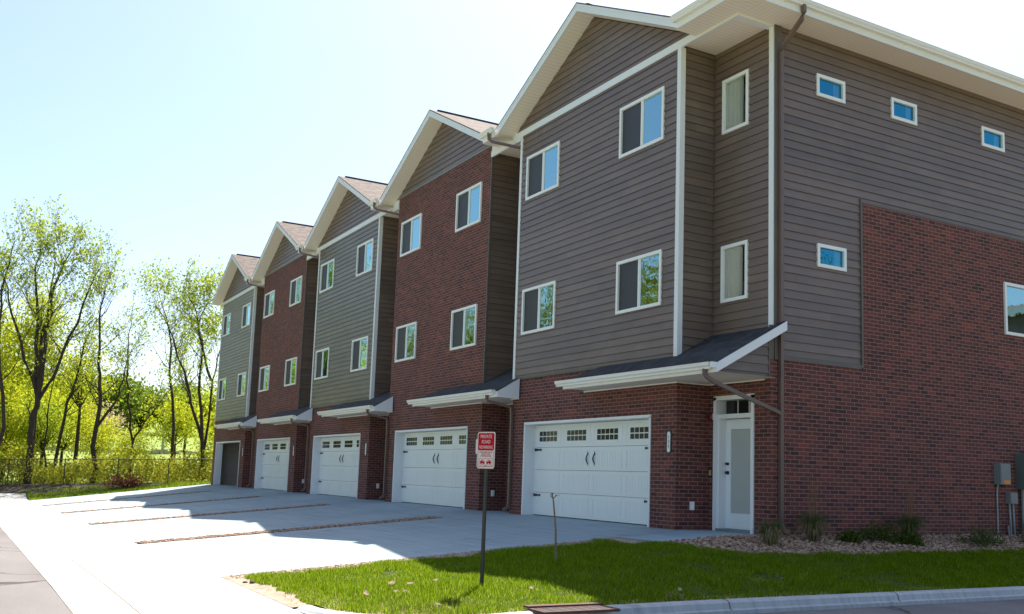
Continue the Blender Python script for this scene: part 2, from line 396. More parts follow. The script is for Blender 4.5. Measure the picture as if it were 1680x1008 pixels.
def window(parent, P, u0, u1, z0, z1, kind='slider', rz=None, shade='clear'):
    """P(u, off, z) maps into the house; the window is a part with its glass, screen and curtain below it"""
    f = MB(); t = .066
    def bar(a, b, c, d, o0=-.04, o1=.042):
        pts = [P(a, o0, c), P(b, o0, c), P(b, o0, d), P(a, o0, d)]
        vec = Vector(P(a, o1, c)) - Vector(P(a, o0, c)); f.prism(pts, vec)
    bar(u0, u1, z0, z0+t); bar(u0, u1, z1-t, z1); bar(u0, u0+t, z0+t, z1-t); bar(u1-t, u1, z0+t, z1-t)
    um = (u0+u1)/2
    if kind == 'slider':
        bar(um-.022, um+.022, z0+t, z1-t, -.04, .022)
        # sash stiles inside the right-hand light
        bar(um+.022, um+.05, z0+t, z1-t, -.04, .006); bar(u1-t-.022, u1-t, z0+t, z1-t, -.04, .006)
    w = f.build('window', M['vinyl'], parent)
    g = MB(); gm = {'side': M['sideglass'], 'fixed': M['clearglass']}.get(kind, M['glass'])
    ga = um+.05 if kind == 'slider' else u0+t; gb = u1-t
    g.face([P(ga, -.006, z0+t), P(gb, -.006, z0+t), P(gb, -.006, z1-t), P(ga, -.006, z1-t)]); g.build('pane', gm, w)
    if kind == 'slider':
        s = MB(); s.face([P(u0+t, -.004, z0+t), P(um-.022, -.004, z0+t), P(um-.022, -.004, z1-t), P(u0+t, -.004, z1-t)]); s.build('insect_screen', M['screen'], w)
    # shallow box behind the glass, an unlit room's darkness put into its colour
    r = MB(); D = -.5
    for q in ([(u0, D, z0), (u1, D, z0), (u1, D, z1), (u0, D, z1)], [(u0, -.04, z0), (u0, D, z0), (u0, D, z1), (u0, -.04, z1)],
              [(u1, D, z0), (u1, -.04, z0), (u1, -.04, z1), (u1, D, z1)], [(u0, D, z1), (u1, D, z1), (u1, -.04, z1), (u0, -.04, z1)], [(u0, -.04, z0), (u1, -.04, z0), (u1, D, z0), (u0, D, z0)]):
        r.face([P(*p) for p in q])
    r.build('room_shade_box', M['dark'], w)
    if shade == 'curtain':
        c = MB(); n = 40; L = gb-ga; ua, ub = ga-.02, ga+L*.72
        for i in range(n):
            a = ua+(ub-ua)*i/n; b = ua+(ub-ua)*(i+1)/n
            oa = -.045+.012*math.sin(i*1.7)+.006*math.sin(i*.6); ob = -.045+.012*math.sin((i+1)*1.7)+.006*math.sin((i+1)*.6)
            c.face([P(a, oa, z0+.02), P(b, ob, z0+.02), P(b, ob, z1), P(a, oa, z1)])
        c.build('curtain', M['curtain'], w, smooth=True)
    if shade == 'corner':
        c = MB(); L = gb-ga; c.face([P(gb-L*.22, -.08, z0+.02), P(gb+.02, -.08, z0+.02), P(gb+.02, -.08, z1), P(gb-L*.22, -.08, z1)]); c.build('curtain', M['curtain'], w)
    return w

def gutter_profile(mb, P0, P1, out, zt, h=.115, d=.12):
    """K gutter: runs P0->P1 (x,y of its back edge), out = unit vector away from the roof, zt = top"""
    o = Vector((out[0], out[1], 0)); a = Vector((P0[0], P0[1], 0)); b = Vector((P1[0], P1[1], 0))
    prof = [(0, 0), (d, 0), (d, -.016), (d-.008, -.02), (d-.012, -.055), (d-.045, -.085), (d-.045, -h), (0, -h)]
    pa = [a+o*x+Vector((0, 0, zt+z)) for x, z in prof]
    mb.prism(pa, b-a)

def garage_door(parent, is_open=False, number=None):
    x0, x1, H = GW; yd = YB+.28
    f = MB()                                                # jamb and head lining (the white frame)
    f.box(x0-.012, YB-.018, 0.0, x0+.045, yd+.05, H-.03); f.box(x1-.045, YB-.018, 0.0, x1+.012, yd+.05, H-.03); f.box(x0-.012, YB-.018, H-.045, x1+.012, yd+.05, H+.012)
    f.build('garage_frame', M['white'], parent)
    if is_open:
        r = MB(); a, b, c, d = x0-.6, x1+.4, yd+.05, yd+6
        r.face([(a, d, 0), (b, d, 0), (b, d, 2.7), (a, d, 2.7)]); r.face([(a, c, 0), (a, d, 0), (a, d, 2.7), (a, c, 2.7)]); r.face([(b, d, 0), (b, c, 0), (b, c, 2.7), (b, d, 2.7)])
        r.face([(a, c, 2.7), (a, d, 2.7), (b, d, 2.7), (b, c, 2.7)]); r.face([(a, c, .004), (b, c, .004), (b, d, .004), (a, d, .004)])
        r.build('garage_interior', M['dimwall'], parent)
        s = MB(); s.box(a+.5, d-1.2, 0, a+.54, d-.4, 1.75)
        for z in (.4, .9, 1.4): s.box(a+.02, d-.9, z, b-.3, d-.35, z+.035)
        for k in range(5): s.box(a+.3+k*.9, d-.8, 1.435, a+.75+k*.9, d-.45, 1.435+.2+.04*(k % 3)); s.box(a+.25+k*1., d-.8, .435, a+.7+k*1., d-.45, .435+.25+.05*(k % 2))
        s.build('storage_shelf', M['dark'], parent)
        return
    d = MB(); yf = yd; bot = .02; sec = (H-.045-bot)/4; xa, xb = x0+.045, x1-.045; seam = .008
    npan = 4; pw = (xb-xa)/npan
    for k in range(4):
        z0, z1 = bot+k*sec, bot+(k+1)*sec-seam
        d.box(xa, yf, z0, xb, yf+.04, z1)
        for c in range(npan):                               # raised frames of the stamped panels
            a, b = xa+c*pw+.07, xa+(c+1)*pw-.07; e, g = z0+.06, z1-.06
            for q in ((a, e, b, e+.022), (a, g-.022, b, g), (a, e+.022, a+.022, g-.022), (b-.022, e+.022, b, g-.022)): d.box(q[0], yf-.006, q[1], q[2], yf-.0005, q[3])
            if k < 3:
                n = 11
                for j in range(n):                          # beadboard ribs
                    u = a+.05+(b-a-.1)*j/(n-1); d.box(u-.011, yf-.0045, e+.04, u+.011, yf-.0005, g-.04)
    o = d.build('garage_door', M['garage'], parent)
    zt = bot+3*sec+.5*(sec-seam)
    for c in range(npan):
        p = MB(); ca = xa+(c+.5)*pw
        for i in range(5):
            for j in range(2):
                u = ca-.40+i*.163; z = zt-.125+j*.13; p.box(u, yf-.010, z, u+.128, yf-.002, z+.105)
        wl = p.build('door_window', M['gglass'], o)
    for s, xx in ((1, xa), (-1, xb)):
        for z in (bot+3*sec-.06, bot+sec-.07):
            e_ = .28 if s > 0 else .44
            h = MB(); h.prism([(xx+s*.02, yf-.02, z-.035), (xx+s*.02, yf-.02, z+.035), (xx+s*e_, yf-.02, z+.016), (xx+s*(e_+.03), yf-.02, z+.030), (xx+s*(e_+.06), yf-.02, z), (xx+s*(e_+.03), yf-.02, z-.030), (xx+s*e_, yf-.02, z-.016)], (0, .012, 0))
            h.build('strap_hinge', M['black'], o)
    for u in (-.135, .135):
        uu = (xa+xb)/2+u; zc = bot+2.5*sec
        h = MB(); pts = []
        for i in range(9):
            t = i/8; pts.append((uu-.022*math.sin(t*math.pi*1.0), yf-.03*math.sin(t*math.pi)-.008, zc-.12+.23*t))
        h.tube(pts, [.010, .012, .014, .015, .015, .014, .012, .010, .008], 6)
        h.prism([(uu-.022, yf-.012, zc+.10), (uu, yf-.012, zc+.16), (uu+.022, yf-.012, zc+.10), (uu+.010, yf-.012, zc+.07), (uu-.010, yf-.012, zc+.07)], (0, .006, 0))
        h.prism([(uu-.016, yf-.012, zc-.10), (uu+.016, yf-.012, zc-.10), (uu, yf-.012, zc-.16)], (0, .006, 0))
        h.build('handle', M['black'], o)

def roof_z(y): return 9.80 + .34*(y+1.42)

def text_mesh(txt, size, mat, name, parent, mw, extr=.0015, align='CENTER', sx=1.):
    cu = bpy.data.curves.new('t', 'FONT'); cu.body = txt; cu.size = size; cu.align_x = align; cu.align_y = 'CENTER'; cu.extrude = extr; cu.offset = 0
    ob = bpy.data.objects.new('t', cu); C.objects.link(ob); bpy.context.view_layer.update()
    me = bpy.data.meshes.new_from_object(ob.evaluated_get(bpy.context.evaluated_depsgraph_get()))
    bpy.data.objects.remove(ob); me.materials.clear(); me.materials.append(mat)
    me.transform(Matrix.Diagonal((sx, 1, 1, 1)))
    o = bpy.data.objects.new(name, me); C.objects.link(o); o.parent = parent; o.matrix_local = mw
    return o

def townhouse(i, label, sided, first=False, last=False, is_open=False):
    h = thing('townhouse', label, 'townhouse', (BL-PITCH*i, 0, 0), group='townhouses in the terraced row')
    PF = lambda u, o, z: (u, YB-o, z)                       # bay front
    PR = lambda u, o, z: (W+o, u, z)                        # bay right cheek wall
    PN = lambda u, o, z: (u, -o, z)                         # recessed front
    wins = [(WX[c][0], WX[c][1], WZ[r][0], WZ[r][1]) for r in (0, 1) for c in (0, 1)]
    whole = [(a+.01, b-.01, c+.01, d-.01) for a, b, c, d in wins]
    gar = (GW[0], GW[1], -1, GW[2])
    FB = 3.28 if sided else 9.79                            # top of the brick on the front
    uo = i*1.37
    b = MB()
    wall_panel(b, PF, 0, W, -.4, FB, [gar]+([] if sided else whole), uoff=uo)
    wall_panel(b, PR, YB, 0, -.4, 2.9, uoff=uo+.1)
    if not first:
        bb = MB(); wall_panel(bb, lambda u, o, z: (u, -.1-o, z), W, PITCH, -.4, 2.9); bb.build('brick_wall', M['brick'], h)
    wall_panel(b, lambda u, o, z: (-o, -u, z), 0, -YB, -.4, 3.28 if sided else 9.6, uoff=.3)
    xe = 8.21 if first else PITCH
    bb = MB(); wall_panel(bb, lambda u, o, z: (-u, DEPTH+o, z), -xe, 0, -.4, 9.7); bb.build('rear_wall', M['brick'], h)
    if last: wall_panel(b, lambda u, o, z: (-o, -u, z), -DEPTH, 0, -.4, 9.7)
    # window reveals in brick so the wall has thickness
    b.build('brick_wall', M['brick'], h)
    s = MB()
    if sided:
        sf_ = MB(); wall_panel(sf_, PF, .09, W-.09, 3.30, 9.56, whole, True, uo); sf_.build('front_siding', M[('siding', '', 'siding_olive', '', 'siding_pale')[i]], h)
    wall_panel(s, PR, YB+.0, -.0, 2.95, 9.60, (), True, uo)
    rw = [(8.21-1.433, 8.21-.673, 4.399, 5.533), (8.21-1.433, 8.21-.673, 7.828, 8.953)]
    wall_panel(s, PN, W+.02, xe-(.1 if first else 0), 2.95, 9.60, [(a+.01, c-.01, d+.01, e-.01) for a, c, d, e in rw] if first else (), True, uo+3)
    s.build('siding', M['siding'], h)
    if sided:
        s = MB(); wall_panel(s, lambda u, o, z: (-o, -u, z), 0, -YB, 3.28, 9.6, (), True); s.build('siding', M['siding'], h)
    # gable triangle
    g = MB(); zb = 9.715 if sided else 9.83; half = lambda z: max(0, (11.50-z)/SL)
    wall_panel(g, PF, lambda z: 3.25-half(z), lambda z: 3.25+half(z), zb, 11.495, (), True, uo)
    g.build('gable_siding', M['siding'], h)
    # trims
    t = MB()
    if sided:
        t.box(-.012, YB-.03, 3.28, .085, YB, 9.56); t.box(-.012, YB, 3.28, -.002, YB+.10, 9.56)
        t.box(W-.085, YB-.03, 3.28, W+.030, YB, 9.56); t.box(W+.005, YB+.001, 3.28, W+.030, YB+.09, 9.56)
        t.box(-.50, YB-.036, 9.555, xe, YB+.02, 9.712)
    else:
        t.box(W-.0, YB-.03, 9.47, xe, YB+.02, 9.63); t.box(W+.04, YB-.027, 9.632, 7.02, YB+.02, 9.80)
        t2 = MB(); t2.box(-.5, YB-.03, 9.47, -.002, YB+.02, 9.832); t2.build('frieze_return', M['white'], h)
    if first:
        t.box(xe-.11, -.028, 3.72, xe+.004, .0, 9.56); t.box(xe-.16, YB+.02, 9.555, xe+.0, .06, 9.70)
    t.build('corner_trim', M['white'], h)
    if not sided:
        t = MB(); t.box(W-.002, YB-.012, 3.28, W+.032, YB+.05, 9.79); t.build('edge_trim', M['btrim'], h)
        t = MB(); t.box(-.2, YB-.03, 9.79, 6.72, YB-.001, 9.828); t.build('band_trim', M['metalgrey'], h)
    else:
        t = MB(); t.box(.0, YB-.026, 3.27, W, YB-.001, 3.32); t.build('starter_trim', M['btrim'], h)
    t = MB(); t.box(W+.0245, -.03, 2.95, W+.045, -.0245, 9.6); t.build('inside_corner_trim', M['btrim'], h)
    for k, (a, c, d, e) in enumerate(wins): window(h, PF, a, c, d, e)
    garage_door(h, is_open)

    # ---------------- main roof: two slopes, front gable over the bay
    rf = MB(); ye, yrg, yk = -1.44, 6.9, DEPTH+.7; xa, xb = 0, PITCH
    if last: xa = -.5
    th = .03; zr = roof_z(yrg)
    def slab(poly, n=(0, 0, -1)): rf.prism(poly, Vector(n)*th)
    gab_end = yrg-.0
    if first:
        X = 8.21+.62; hy = yrg-(ye)            # hip
        y0 = YB+.15; xg = 7.12
        slab([(xa, y0, roof_z(y0)), (xg, y0, roof_z(y0)), (xg, ye+X-xg, roof_z(ye+X-xg)), (X-hy, yrg, zr), (xa, yrg, zr)])
        slab([(xg, ye, roof_z(ye)), (X, ye, roof_z(ye)), (xg, ye+X-xg, roof_z(ye+X-xg))])
        slab([(X, ye, roof_z(ye)), (X, yk, roof_z(ye)), (X-hy, yrg, zr)])
        slab([(X, yk, roof_z(ye)), (xa, yk, roof_z(ye)), (xa, yrg, zr), (X-hy, yrg, zr)])
    else:
        y0 = YB+.15; xg = 7.12; x2 = PITCH-.62
        slab([(xa, y0, roof_z(y0)), (xg, y0, roof_z(y0)), (xg, yrg, zr), (xa, yrg, zr)])
        slab([(xg, ye, roof_z(ye)), (x2, ye, roof_z(ye)), (x2, yrg, zr), (xg, yrg, zr)])
        slab([(x2, y0, roof_z(y0)), (xb, y0, roof_z(y0)), (xb, yrg, zr), (x2, yrg, zr)])
        slab([(xb, yk, roof_z(ye)), (xa, yk, roof_z(ye)), (xa, yrg, zr), (xb, yrg, zr)])
    # front gable slopes running back into the main roof
    hw = (APEX-roof_z(ye)-.02)/SL
    yt = (APEX-9.80)/.34-1.42+.3
    for sgn in (-1, 1):
        xa_, xb_ = 3.25, 3.25+sgn*hw; zl = APEX-SL*hw
        pts = [(xa_, YR-.015, APEX+.02), (xb_, YR-.015, zl+.02), (xb_, ye+.3, zl+.02), (xa_, yt, APEX+.02)]
        L = math.hypot(hw, SL*hw)
        n0 = len(rf.f)
        uvs = [(0, 0), (0, L), (yt*.0+1.6, L), (yt+1.4, 0)]
        top = [Vector(p) for p in pts]; low = [p-Vector((0, 0, th)) for p in top]
        if sgn > 0: top, low, uvs = top[::-1], low[::-1], uvs[::-1]
        rf.face(top[::-1], uvs[::-1]); rf.face(low, uvs)
        m = 4
        for a in range(4):
            c = (a+1) % 4; rf.face([top[a], top[c], low[c], low[a]])
    roof = rf.build('roof', M['shingle'], h)
    rc = MB(); rc.tube([(3.25, YR+.25, APEX+.022), (3.25, yt, APEX+.022)], .05, 6, 1.6); rc.build('ridge_cap', M['dshingle'], roof)
    # rake boards + drip edge
    rk = MB(); dz = .185
    for sgn in (-1, 1):
        x1 = 3.25+sgn*(hw+.02); zl = APEX-SL*(hw+.02)
        rk.prism([(3.25, YR, APEX-.012), (x1, YR, zl-.012), (x1, YR, zl-.012-dz), (3.25, YR, APEX-.012-dz)], (0, .028, 0))
        rk.prism([(3.25, YR-.012, APEX-.012), (x1, YR-.012, zl-.012), (x1, YR-.012, zl-.062), (3.25, YR-.012, APEX-.062)], (0, .011, 0))
    rk.build('rake_board', M['white'], roof)
    # sloped soffit under the rakes
    sf = MB()
    for sgn in (-1, 1):
        x1 = 3.25+sgn*(hw+.0); zt_, zl = APEX-.20, APEX-.20-SL*hw
        L = math.hypot(hw, SL*hw)
        q = [(3.25, YR+.028, zt_), (x1, YR+.028, zl), (x1, YB, zl), (3.25, YB, zt_)]
        uv = [(0, 0), (L, 0), (L, .5), (0, .5)]
        sf.face(q, uv) if sgn < 0 else sf.face(q[::-1], uv[::-1])
    def flat(x0, x1, y0, y1, z=HS, along='x'):
        pts = [(x0, y1, z), (x1, y1, z), (x1, y0, z), (x0, y0, z)]
        sf.face(pts, [((p[0] if along == 'x' else p[1]), 0) for p in pts])
    xr = 8.21+.62 if first else PITCH+.0
    x7 = 3.25+(APEX-.20-HS)/SL
    flat(x7-.1, xr-(.4 if not first else 0), -1.42, YB); flat(W+.03, xe, YB+.02, 0.0)
    flat(-.42 if not last else -.55, 0, YB+.001, .0)
    if first: flat(8.21, xr, YB, DEPTH+.6, along='y')
    sf.build('soffit', M['soffit'], roof)
    # eave fascia and gutter in the gap between gables
    gt = MB(); xg0, xg1 = 3.25+hw-.06, (xr if first else PITCH+3.25-hw+.10)
    gt.box(xg0+.05, -1.44, HS-.012, xg1-.01, -1.415, 9.78)
    gutter_profile(gt, (xg0, -1.442), (xg1, -1.442), (0, -1), 9.83)
    if first:
        gt.box(xr, -1.415, HS-.012, xr+.025, DEPTH+.6, 9.78)
        gutter_profile(gt, (xr+.027, -1.442), (xr+.027, DEPTH+.7), (1, 0), 9.83)
    gt.build('gutter', M['gutter'], roof)

    # ---------------- pent roof over garage and entry
    pz = lambda y: 3.32+.553*(y+.868)
    xL, xH, ye2 = 3.25, 3.93, -1.5
    xR = 8.41 if first else 8.50
    pr = MB(); zt = pz(ye2)
    def F(pts):
        p = [Vector(q) for q in pts]; n = (p[1]-p[0]).cross(p[2]-p[0])
        if n.z < 0: p = p[::-1]
        sl = 1/math.cos(math.atan(.553)); pr.face(p, [(q.x, q.y*sl) for q in p]); pr.face([q-Vector((0, 0, .02)) for q in p][::-1], [(q.x, q.y*sl) for q in p][::-1])
    yb_ = YB-.026
    F([(xL, ye2-.02, zt-.011), (W+.0, ye2-.02, zt-.011), (W, yb_, pz(yb_)), (xH, yb_, pz(yb_))])
    pr.face([(xL, ye2-.02, zt-.011), (xH, yb_, pz(yb_)), (xL+.05, yb_, zt)], [(0, 0), (.7, .7), (0, .7)])
    if first: F([(W, ye2-.02, zt-.011), (xR, ye2-.02, zt-.011), (xR, .14, pz(.14)), (8.235, .14, pz(.14)), (8.235, -.03, pz(-.03)), (W, -.03, pz(-.03))])
    else:
        F([(W, ye2-.02, zt-.011), (PITCH, ye2-.02, zt-.011), (PITCH, -.025, pz(-.025)), (W, -.025, pz(-.025))])
        F([(PITCH, ye2-.02, zt-.011), (xR, ye2-.02, zt-.011), (xR, yb_-.005, pz(yb_)), (PITCH, yb_-.005, pz(yb_))])
    p = pr.build('porch_roof', M['dshingle'], h)
    so_ = MB()
    def pflat(x0, x1, y0, y1):
        pts = [(x0, y1, 2.815), (x1, y1, 2.815), (x1, y0, 2.815), (x0, y0, 2.815)]; so_.face(pts, [(q[0], 0) for q in pts])
    if first: pflat(xL+.15, 8.21, ye2, YB); pflat(W, 8.21, YB, -.10)
    else: pflat(xL+.15, xR, ye2, YB); pflat(W, PITCH, YB, -.10)
    so_.build('porch_soffit', M['soffit'], p)
    gu = MB()
    gu.box(xL+.14, ye2-.025, 2.80, (xR-.01 if first else xR-.021), ye2, zt-.03)
    gutter_profile(gu, (xL-.02, ye2-.026), ((8.33 if first else 8.44), ye2-.026), (0, -1), zt+.005)
    gu.build('porch_gutter', M['gutter'], p)
    tr = MB()                                               # thin trim where soffit meets brick
    tr.box(xL+.0, YB-.028, 2.785, W+.028, YB-.001, 2.81); tr.box(W+.001, YB, 2.785, W+.028, -.128, 2.81)
    tr.box(W+.03, -.128, 2.785, (8.10 if first else PITCH), -.101, 2.81)
    if not first: tr.box(PITCH-.0, YB-.062, 2.785, xR+.02, YB-.030, 2.81)
    tr.build('soffit_trim', M['gutter'], p)
    if first:
        rk2 = MB(); zz = lambda y: pz(y)
        rk2.prism([(xR, ye2-.03, zz(ye2)-.012), (xR, .12, zz(.12)-.004), (xR, .12, zz(.12)-.17), (xR, ye2-.03, zz(ye2)-.175)], (.024, 0, 0))
        rk2.box(xR-.03, ye2-.135, zt-.10, xR+.02, ye2-.03, zt+.0)
        rk2.build('rake_board', M['white'], p)
        ck = MB()
        wall_panel(ck, lambda u, o, z: (8.21+o, u, z), lambda z: max(ye2+.03, YB+(z-3.30)/.553), -.14, 2.83, 3.70, (), True)
        ck.build('porch_cheek', M['siding'], p)
        ct = MB(); ct.box(8.195, -.14, 2.83, 8.236, -.105, 3.66); ct.build('cheek_trim', M['btrim'], p)
        cs = MB(); cs.face([(8.21, -.11, 2.816), (xR, -.11, 2.816), (xR, ye2, 2.816), (8.21, ye2, 2.816)]); cs.build('porch_soffit', M['soffit'], p)
    else:
        ec = MB(); ec.prism([(xR-.02, ye2, 2.80), (xR-.02, ye2, zt-.03), (xR-.02, YB-.03, pz(YB)-.02), (xR-.02, YB-.03, 2.80)], (.03, 0, 0))
        ec.build('end_panel', M['white'], p)
        ds = MB(); gx = 8.10                                # downspout from the pent gutter onto the next bay's edge
        ds.tube([(gx, ye2-.08, zt-.10), (gx, ye2-.08, 2.78), (gx+.01, ye2-.06, 2.72), (PITCH+.06, YB-.10, 2.60), (PITCH+.07, YB-.075, 2.54), (PITCH+.07, YB-.06, 2.4), (PITCH+.07, YB-.06, .26), (PITCH+.06, YB-.08, .16), (PITCH+.03, YB-.20, .08)], .044, 4)
        ds.build('downspout', M['spout'], h)
    ds = MB()                                               # short spout from the upper gutter's left end of the next gable
    gx = PITCH-.72
    if not first:
        ds.tube([(gx+.05, -1.50, 9.74), (gx+.07, -1.50, 9.58), (gx+.12, -1.44, 9.50), (PITCH-.03, -.60, 9.28), (PITCH-.04, -.5, 9.20), (PITCH-.04, -.45, 8.9), (PITCH-.04, -.4, 3.6)], .045, 4)
        ds.build('downspout', M['spout'], h)
    # house number plaque
    px = 6.29
    pl = MB(); a, bq = .048, .20; zc = 1.655
    poly = [(px+a*math.sin(t*math.pi/8)*(1 if True else 1), YB-.016, zc+(bq-a)*(1 if math.cos(t*math.pi/8) > 0 else -1)+a*math.cos(t*math.pi/8)) for t in range(16)]
    big = [(px+(q[0]-px)*1.75, YB-.001, zc+(q[2]-zc)*1.09) for q in poly]
    MBk = MB(); MBk.prism(big, (0, -.014, 0)); pk = MBk.build('number_plaque', M['black'], h)
    pl.prism([(q[0], YB-.0155, q[2]) for q in poly], (0, -.003, 0)); pl.build('plaque_face', M['white'], pk)
    if first:
        for k, ch in enumerate('133'):
            text_mesh(ch, .088, M['black'], 'digit', pk, Matrix.Translation((px, YB-.0195, zc+.09-k*.088)) @ Matrix.Rotation(R(90), 4, 'X'))
    ob = MB(); ob.box(W+.001, -.52, .37, W+.035, -.43, .53); ob.box(W+.035, -.51, .38, W+.05, -.44, .52); ob.build('outlet_cover', M['vinyl'], h)
    return h

LB = ['brown-sided end townhouse nearest the camera with long brick side wall',
      'brick-fronted townhouse directly left of the nearest brown-sided one',
      'brown-sided townhouse standing between the two brick-fronted ones',
      'brick-fronted townhouse second from the far end of the row',
      'farthest townhouse in the row, brown-sided, with its garage standing open']
houses = [townhouse(i, LB[i], i % 2 == 0, i == 0, i == 4, i == 4) for i in range(5)]

# ------------------------------------------------------------ extras of the end house
h = houses[0]; X1 = 8.21
# recessed front: brick with the entry door opening, in plane y=-.10
YD = -.10
dx0, dx1, dz1 = X1-1.496, X1-.410, 2.54
b = MB()
wall_panel(b, lambda u, o, z: (u, YD-o, z), W, X1+.02, -.4, 2.815, [(dx0, dx1, -1, dz1)])
PS = lambda u, o, z: (X1+.02+o, u, z)                       # side wall brick plane
by, bz, szb = 2.301, 6.50, 3.17
wall_panel(b, PS, YD, by, -.5, szb, uoff=.05)
wall_panel(b, PS, by, DEPTH, -.5, bz, [(6.752, 8.33, 4.319, 5.457)], uoff=.05)
b.face([(X1, YD, 3.66), (X1, YD, 2.81), (X1+.02, YD, 2.81), (X1+.02, YD, 3.66)])
b.build('brick_wall', M['brick'], h)
s = MB(); PS2 = lambda u, o, z: (X1+o, u, z)
sw = [(1.088, 1.867, 8.439, 8.888), (3.211, 3.99, 8.439, 8.888), (6.119, 6.909, 8.439, 8.888), (9.2, 9.98, 8.439, 8.888)]
sl_ = [(a+.01, c-.01, d+.01, e-.01) for a, c, d, e in sw]
wall_panel(s, PS2, .17, DEPTH, bz+.02, HS, sl_, True)
wall_panel(s, PS2, .17, by-.03, 3.26, bz+.02, [(1.098, 1.857, 5.053, 5.488)], True)
s.build('siding', M['siding'], h)
t = MB(); t.box(X1+.0, by-.035, szb+.02, X1+.045, by+.018, bz+.07); t.box(X1+.003, .0, szb, X1+.04, by-.036, szb+.085)
t.box(X1-.02, -.104, szb, X1+.017, -.001, 3.80); t.box(X1+.001, -.0, szb+.086, X1+.032, .17, HS); t.box(X1+.003, by+.02, bz-.01, X1+.03, DEPTH, bz+.028); t.build('edge_trim', M['btrim'], h)
for k, (a, c, d, e) in enumerate(sw): window(h, PS2, a, c, d, e, 'side', shade='corner')
window(h, PS2, 1.088, 1.867, 5.043, 5.498, 'side', shade='corner')
window(h, PS, 6.742, 8.34, 4.309, 5.467, 'slider2')
PN = lambda u, o, z: (u, -o, z)
for d, e in ((4.399, 5.533), (7.828, 8.953)): window(h, PN, X1-1.433, X1-.673, d, e, 'fixed', shade='curtain')
# entry door
yd = YD+.20
f = MB(); f.box(dx0-.02, YD-.022, 0, dx0+.06, yd+.06, dz1); f.box(dx1-.06, YD-.022, 0, dx1+.02, yd+.06, dz1); f.box(dx0-.02, YD-.022, dz1-.06, dx1+.02, yd+.06, dz1+.02)
f.box(dx0+.06, YD+.02, 2.13, dx1-.06, yd+.06, 2.21); f.box(dx0+.06, YD+.03, .0, dx0+.10, yd+.0, 2.13)
fr = f.build('door_frame', M['white'], h)
d = MB(); a, c = dx0+.10, dx1-.06; ga, gc, gz0, gz1 = a+.15, c-.10, .34, 1.93
for q in ((a, .05, ga, 2.12), (gc, .05, c, 2.12), (ga, .05, gc, gz0), (ga, gz1, gc, 2.12)): d.box(q[0], yd, q[1], q[2], yd+.045, q[3])
for q in ((ga-.03, gz0-.03, ga, gz1+.03), (gc, gz0-.03, gc+.03, gz1+.03), (ga, gz0-.03, gc, gz0), (ga, gz1, gc, gz1+.03)): d.box(q[0], yd-.012, q[1], q[2], yd-.0005, q[3])
dr = d.build('entry_door', M['door'], h)
g = MB(); g.box(ga, yd+.012, gz0, gc, yd+.03, gz1); g.build('door_glass', M['blind'], dr)
for z, r_ in ((1.27, .026), (1.10, .032)):
    k = MB(); k.tube([(a+.065, yd, z), (a+.065, yd-.015, z), (a+.065, yd-.02, z), (a+.065, yd-.055, z)], [r_*1.15, r_*1.15, r_*.6, r_], 10); k.build('door_knob' if z < 1.2 else 'deadbolt', M['black'], dr)
g = MB(); g.box(dx0+.10, yd+.01, 2.22, dx1-.06, yd+.03, dz1-.06); tp = g.build('transom_window', M['gglass'], h)
g = MB()
for u in (.36, .70): xx = dx0+.10+(dx1-dx0-.16)*u; g.box(xx-.008, yd-.004, 2.22, xx+.008, yd+.009, dz1-.06)
g.build('muntin', M['white'], tp)
g = MB(); g.box(dx0+.02, YD-.02, -.02, dx1-.02, yd+.05, .045); g.build('threshold', M['metalgrey'], h)
# fire alarm bell and doorbell
g = MB(); g.tube([(6.63, YD, 2.17), (6.63, YD-.03, 2.17), (6.63, YD-.05, 2.17), (6.63, YD-.07, 2.17)], [.085, .09, .075, .03], 14); al = g.build('alarm_bell', M['alarm'], h)
g = MB(); g.box(6.71, YD-.05, 2.11, 6.76, YD, 2.23); g.build('strobe', M['white'], al)
g = MB(); g.box(6.58, YD-.02, 1.04, 6.62, YD, 1.14); g.build('doorbell', M['brass'], h)
# downspouts of the end house
g = MB(); xs = X1+.055+.02
g.tube([(X1+.70, .06, 9.73), (X1+.70, .07, 9.60), (X1+.62, .10, 9.50), (xs+.06, .115, 9.17), (xs, .115, 9.05), (xs, .115, 8.9), (xs, .115, 3.2), (xs, .115, .22), (xs+.03, .13, .12), (xs+.20, .16, .07)], .05, 4)
g.build('downspout', M['spout'], h)
g = MB(); zt = 3.32+.553*(-1.5+.868)
g.tube([(8.16, -1.57, zt-.10), (8.16, -1.57, 2.80), (8.16, -1.53, 2.74), (8.19, -1.40, 2.66), (xs+.01, .04, 2.20), (xs+.0, .10, 2.17)], .046, 4)
g.build('porch_downspout', M['spout'], h)
# meters and boxes on the side wall
def sidebox(name, y0, y1, z0, z1, dep, mat, parent=h):
    g = MB(); x = X1+.021; g.box(x, y0, z0, x+dep, y1, z1); o = g.build(name, mat, parent)
    c = MB(); c.box(x+dep+.0005, y0+.015, z0+.015, x+dep+.012, y1-.015, z1-.015); c.build('box_cover', mat, o); return o
o = sidebox('utility_box', 6.25, 6.60, 1.06, 1.50, .15, M['metalgrey'])
g = MB(); x = X1+.184; g.box(x, 6.35, 1.075, x+.003, 6.56, 1.15); g.build('sticker', M['orange'], o)
g = MB(); g.tube([(X1+.06, 6.33, 1.07), (X1+.05, 6.31, .98), (X1+.05, 6.30, .85), (X1+.05, 6.30, -.06)], .018, 6); g.build('conduit', M['conduit'], h)
o = sidebox('meter_box', 6.98, 8.05, .98, 1.74, .22, M['green_grey'])
g = MB(); g.box(X1+.253, 7.08, .99+.35, X1+.256, 7.14, 1.40); g.build('sticker', M['white'], o)
o = sidebox('junction_box', 6.62, 6.88, .66, .90, .11, M['metalgrey'])
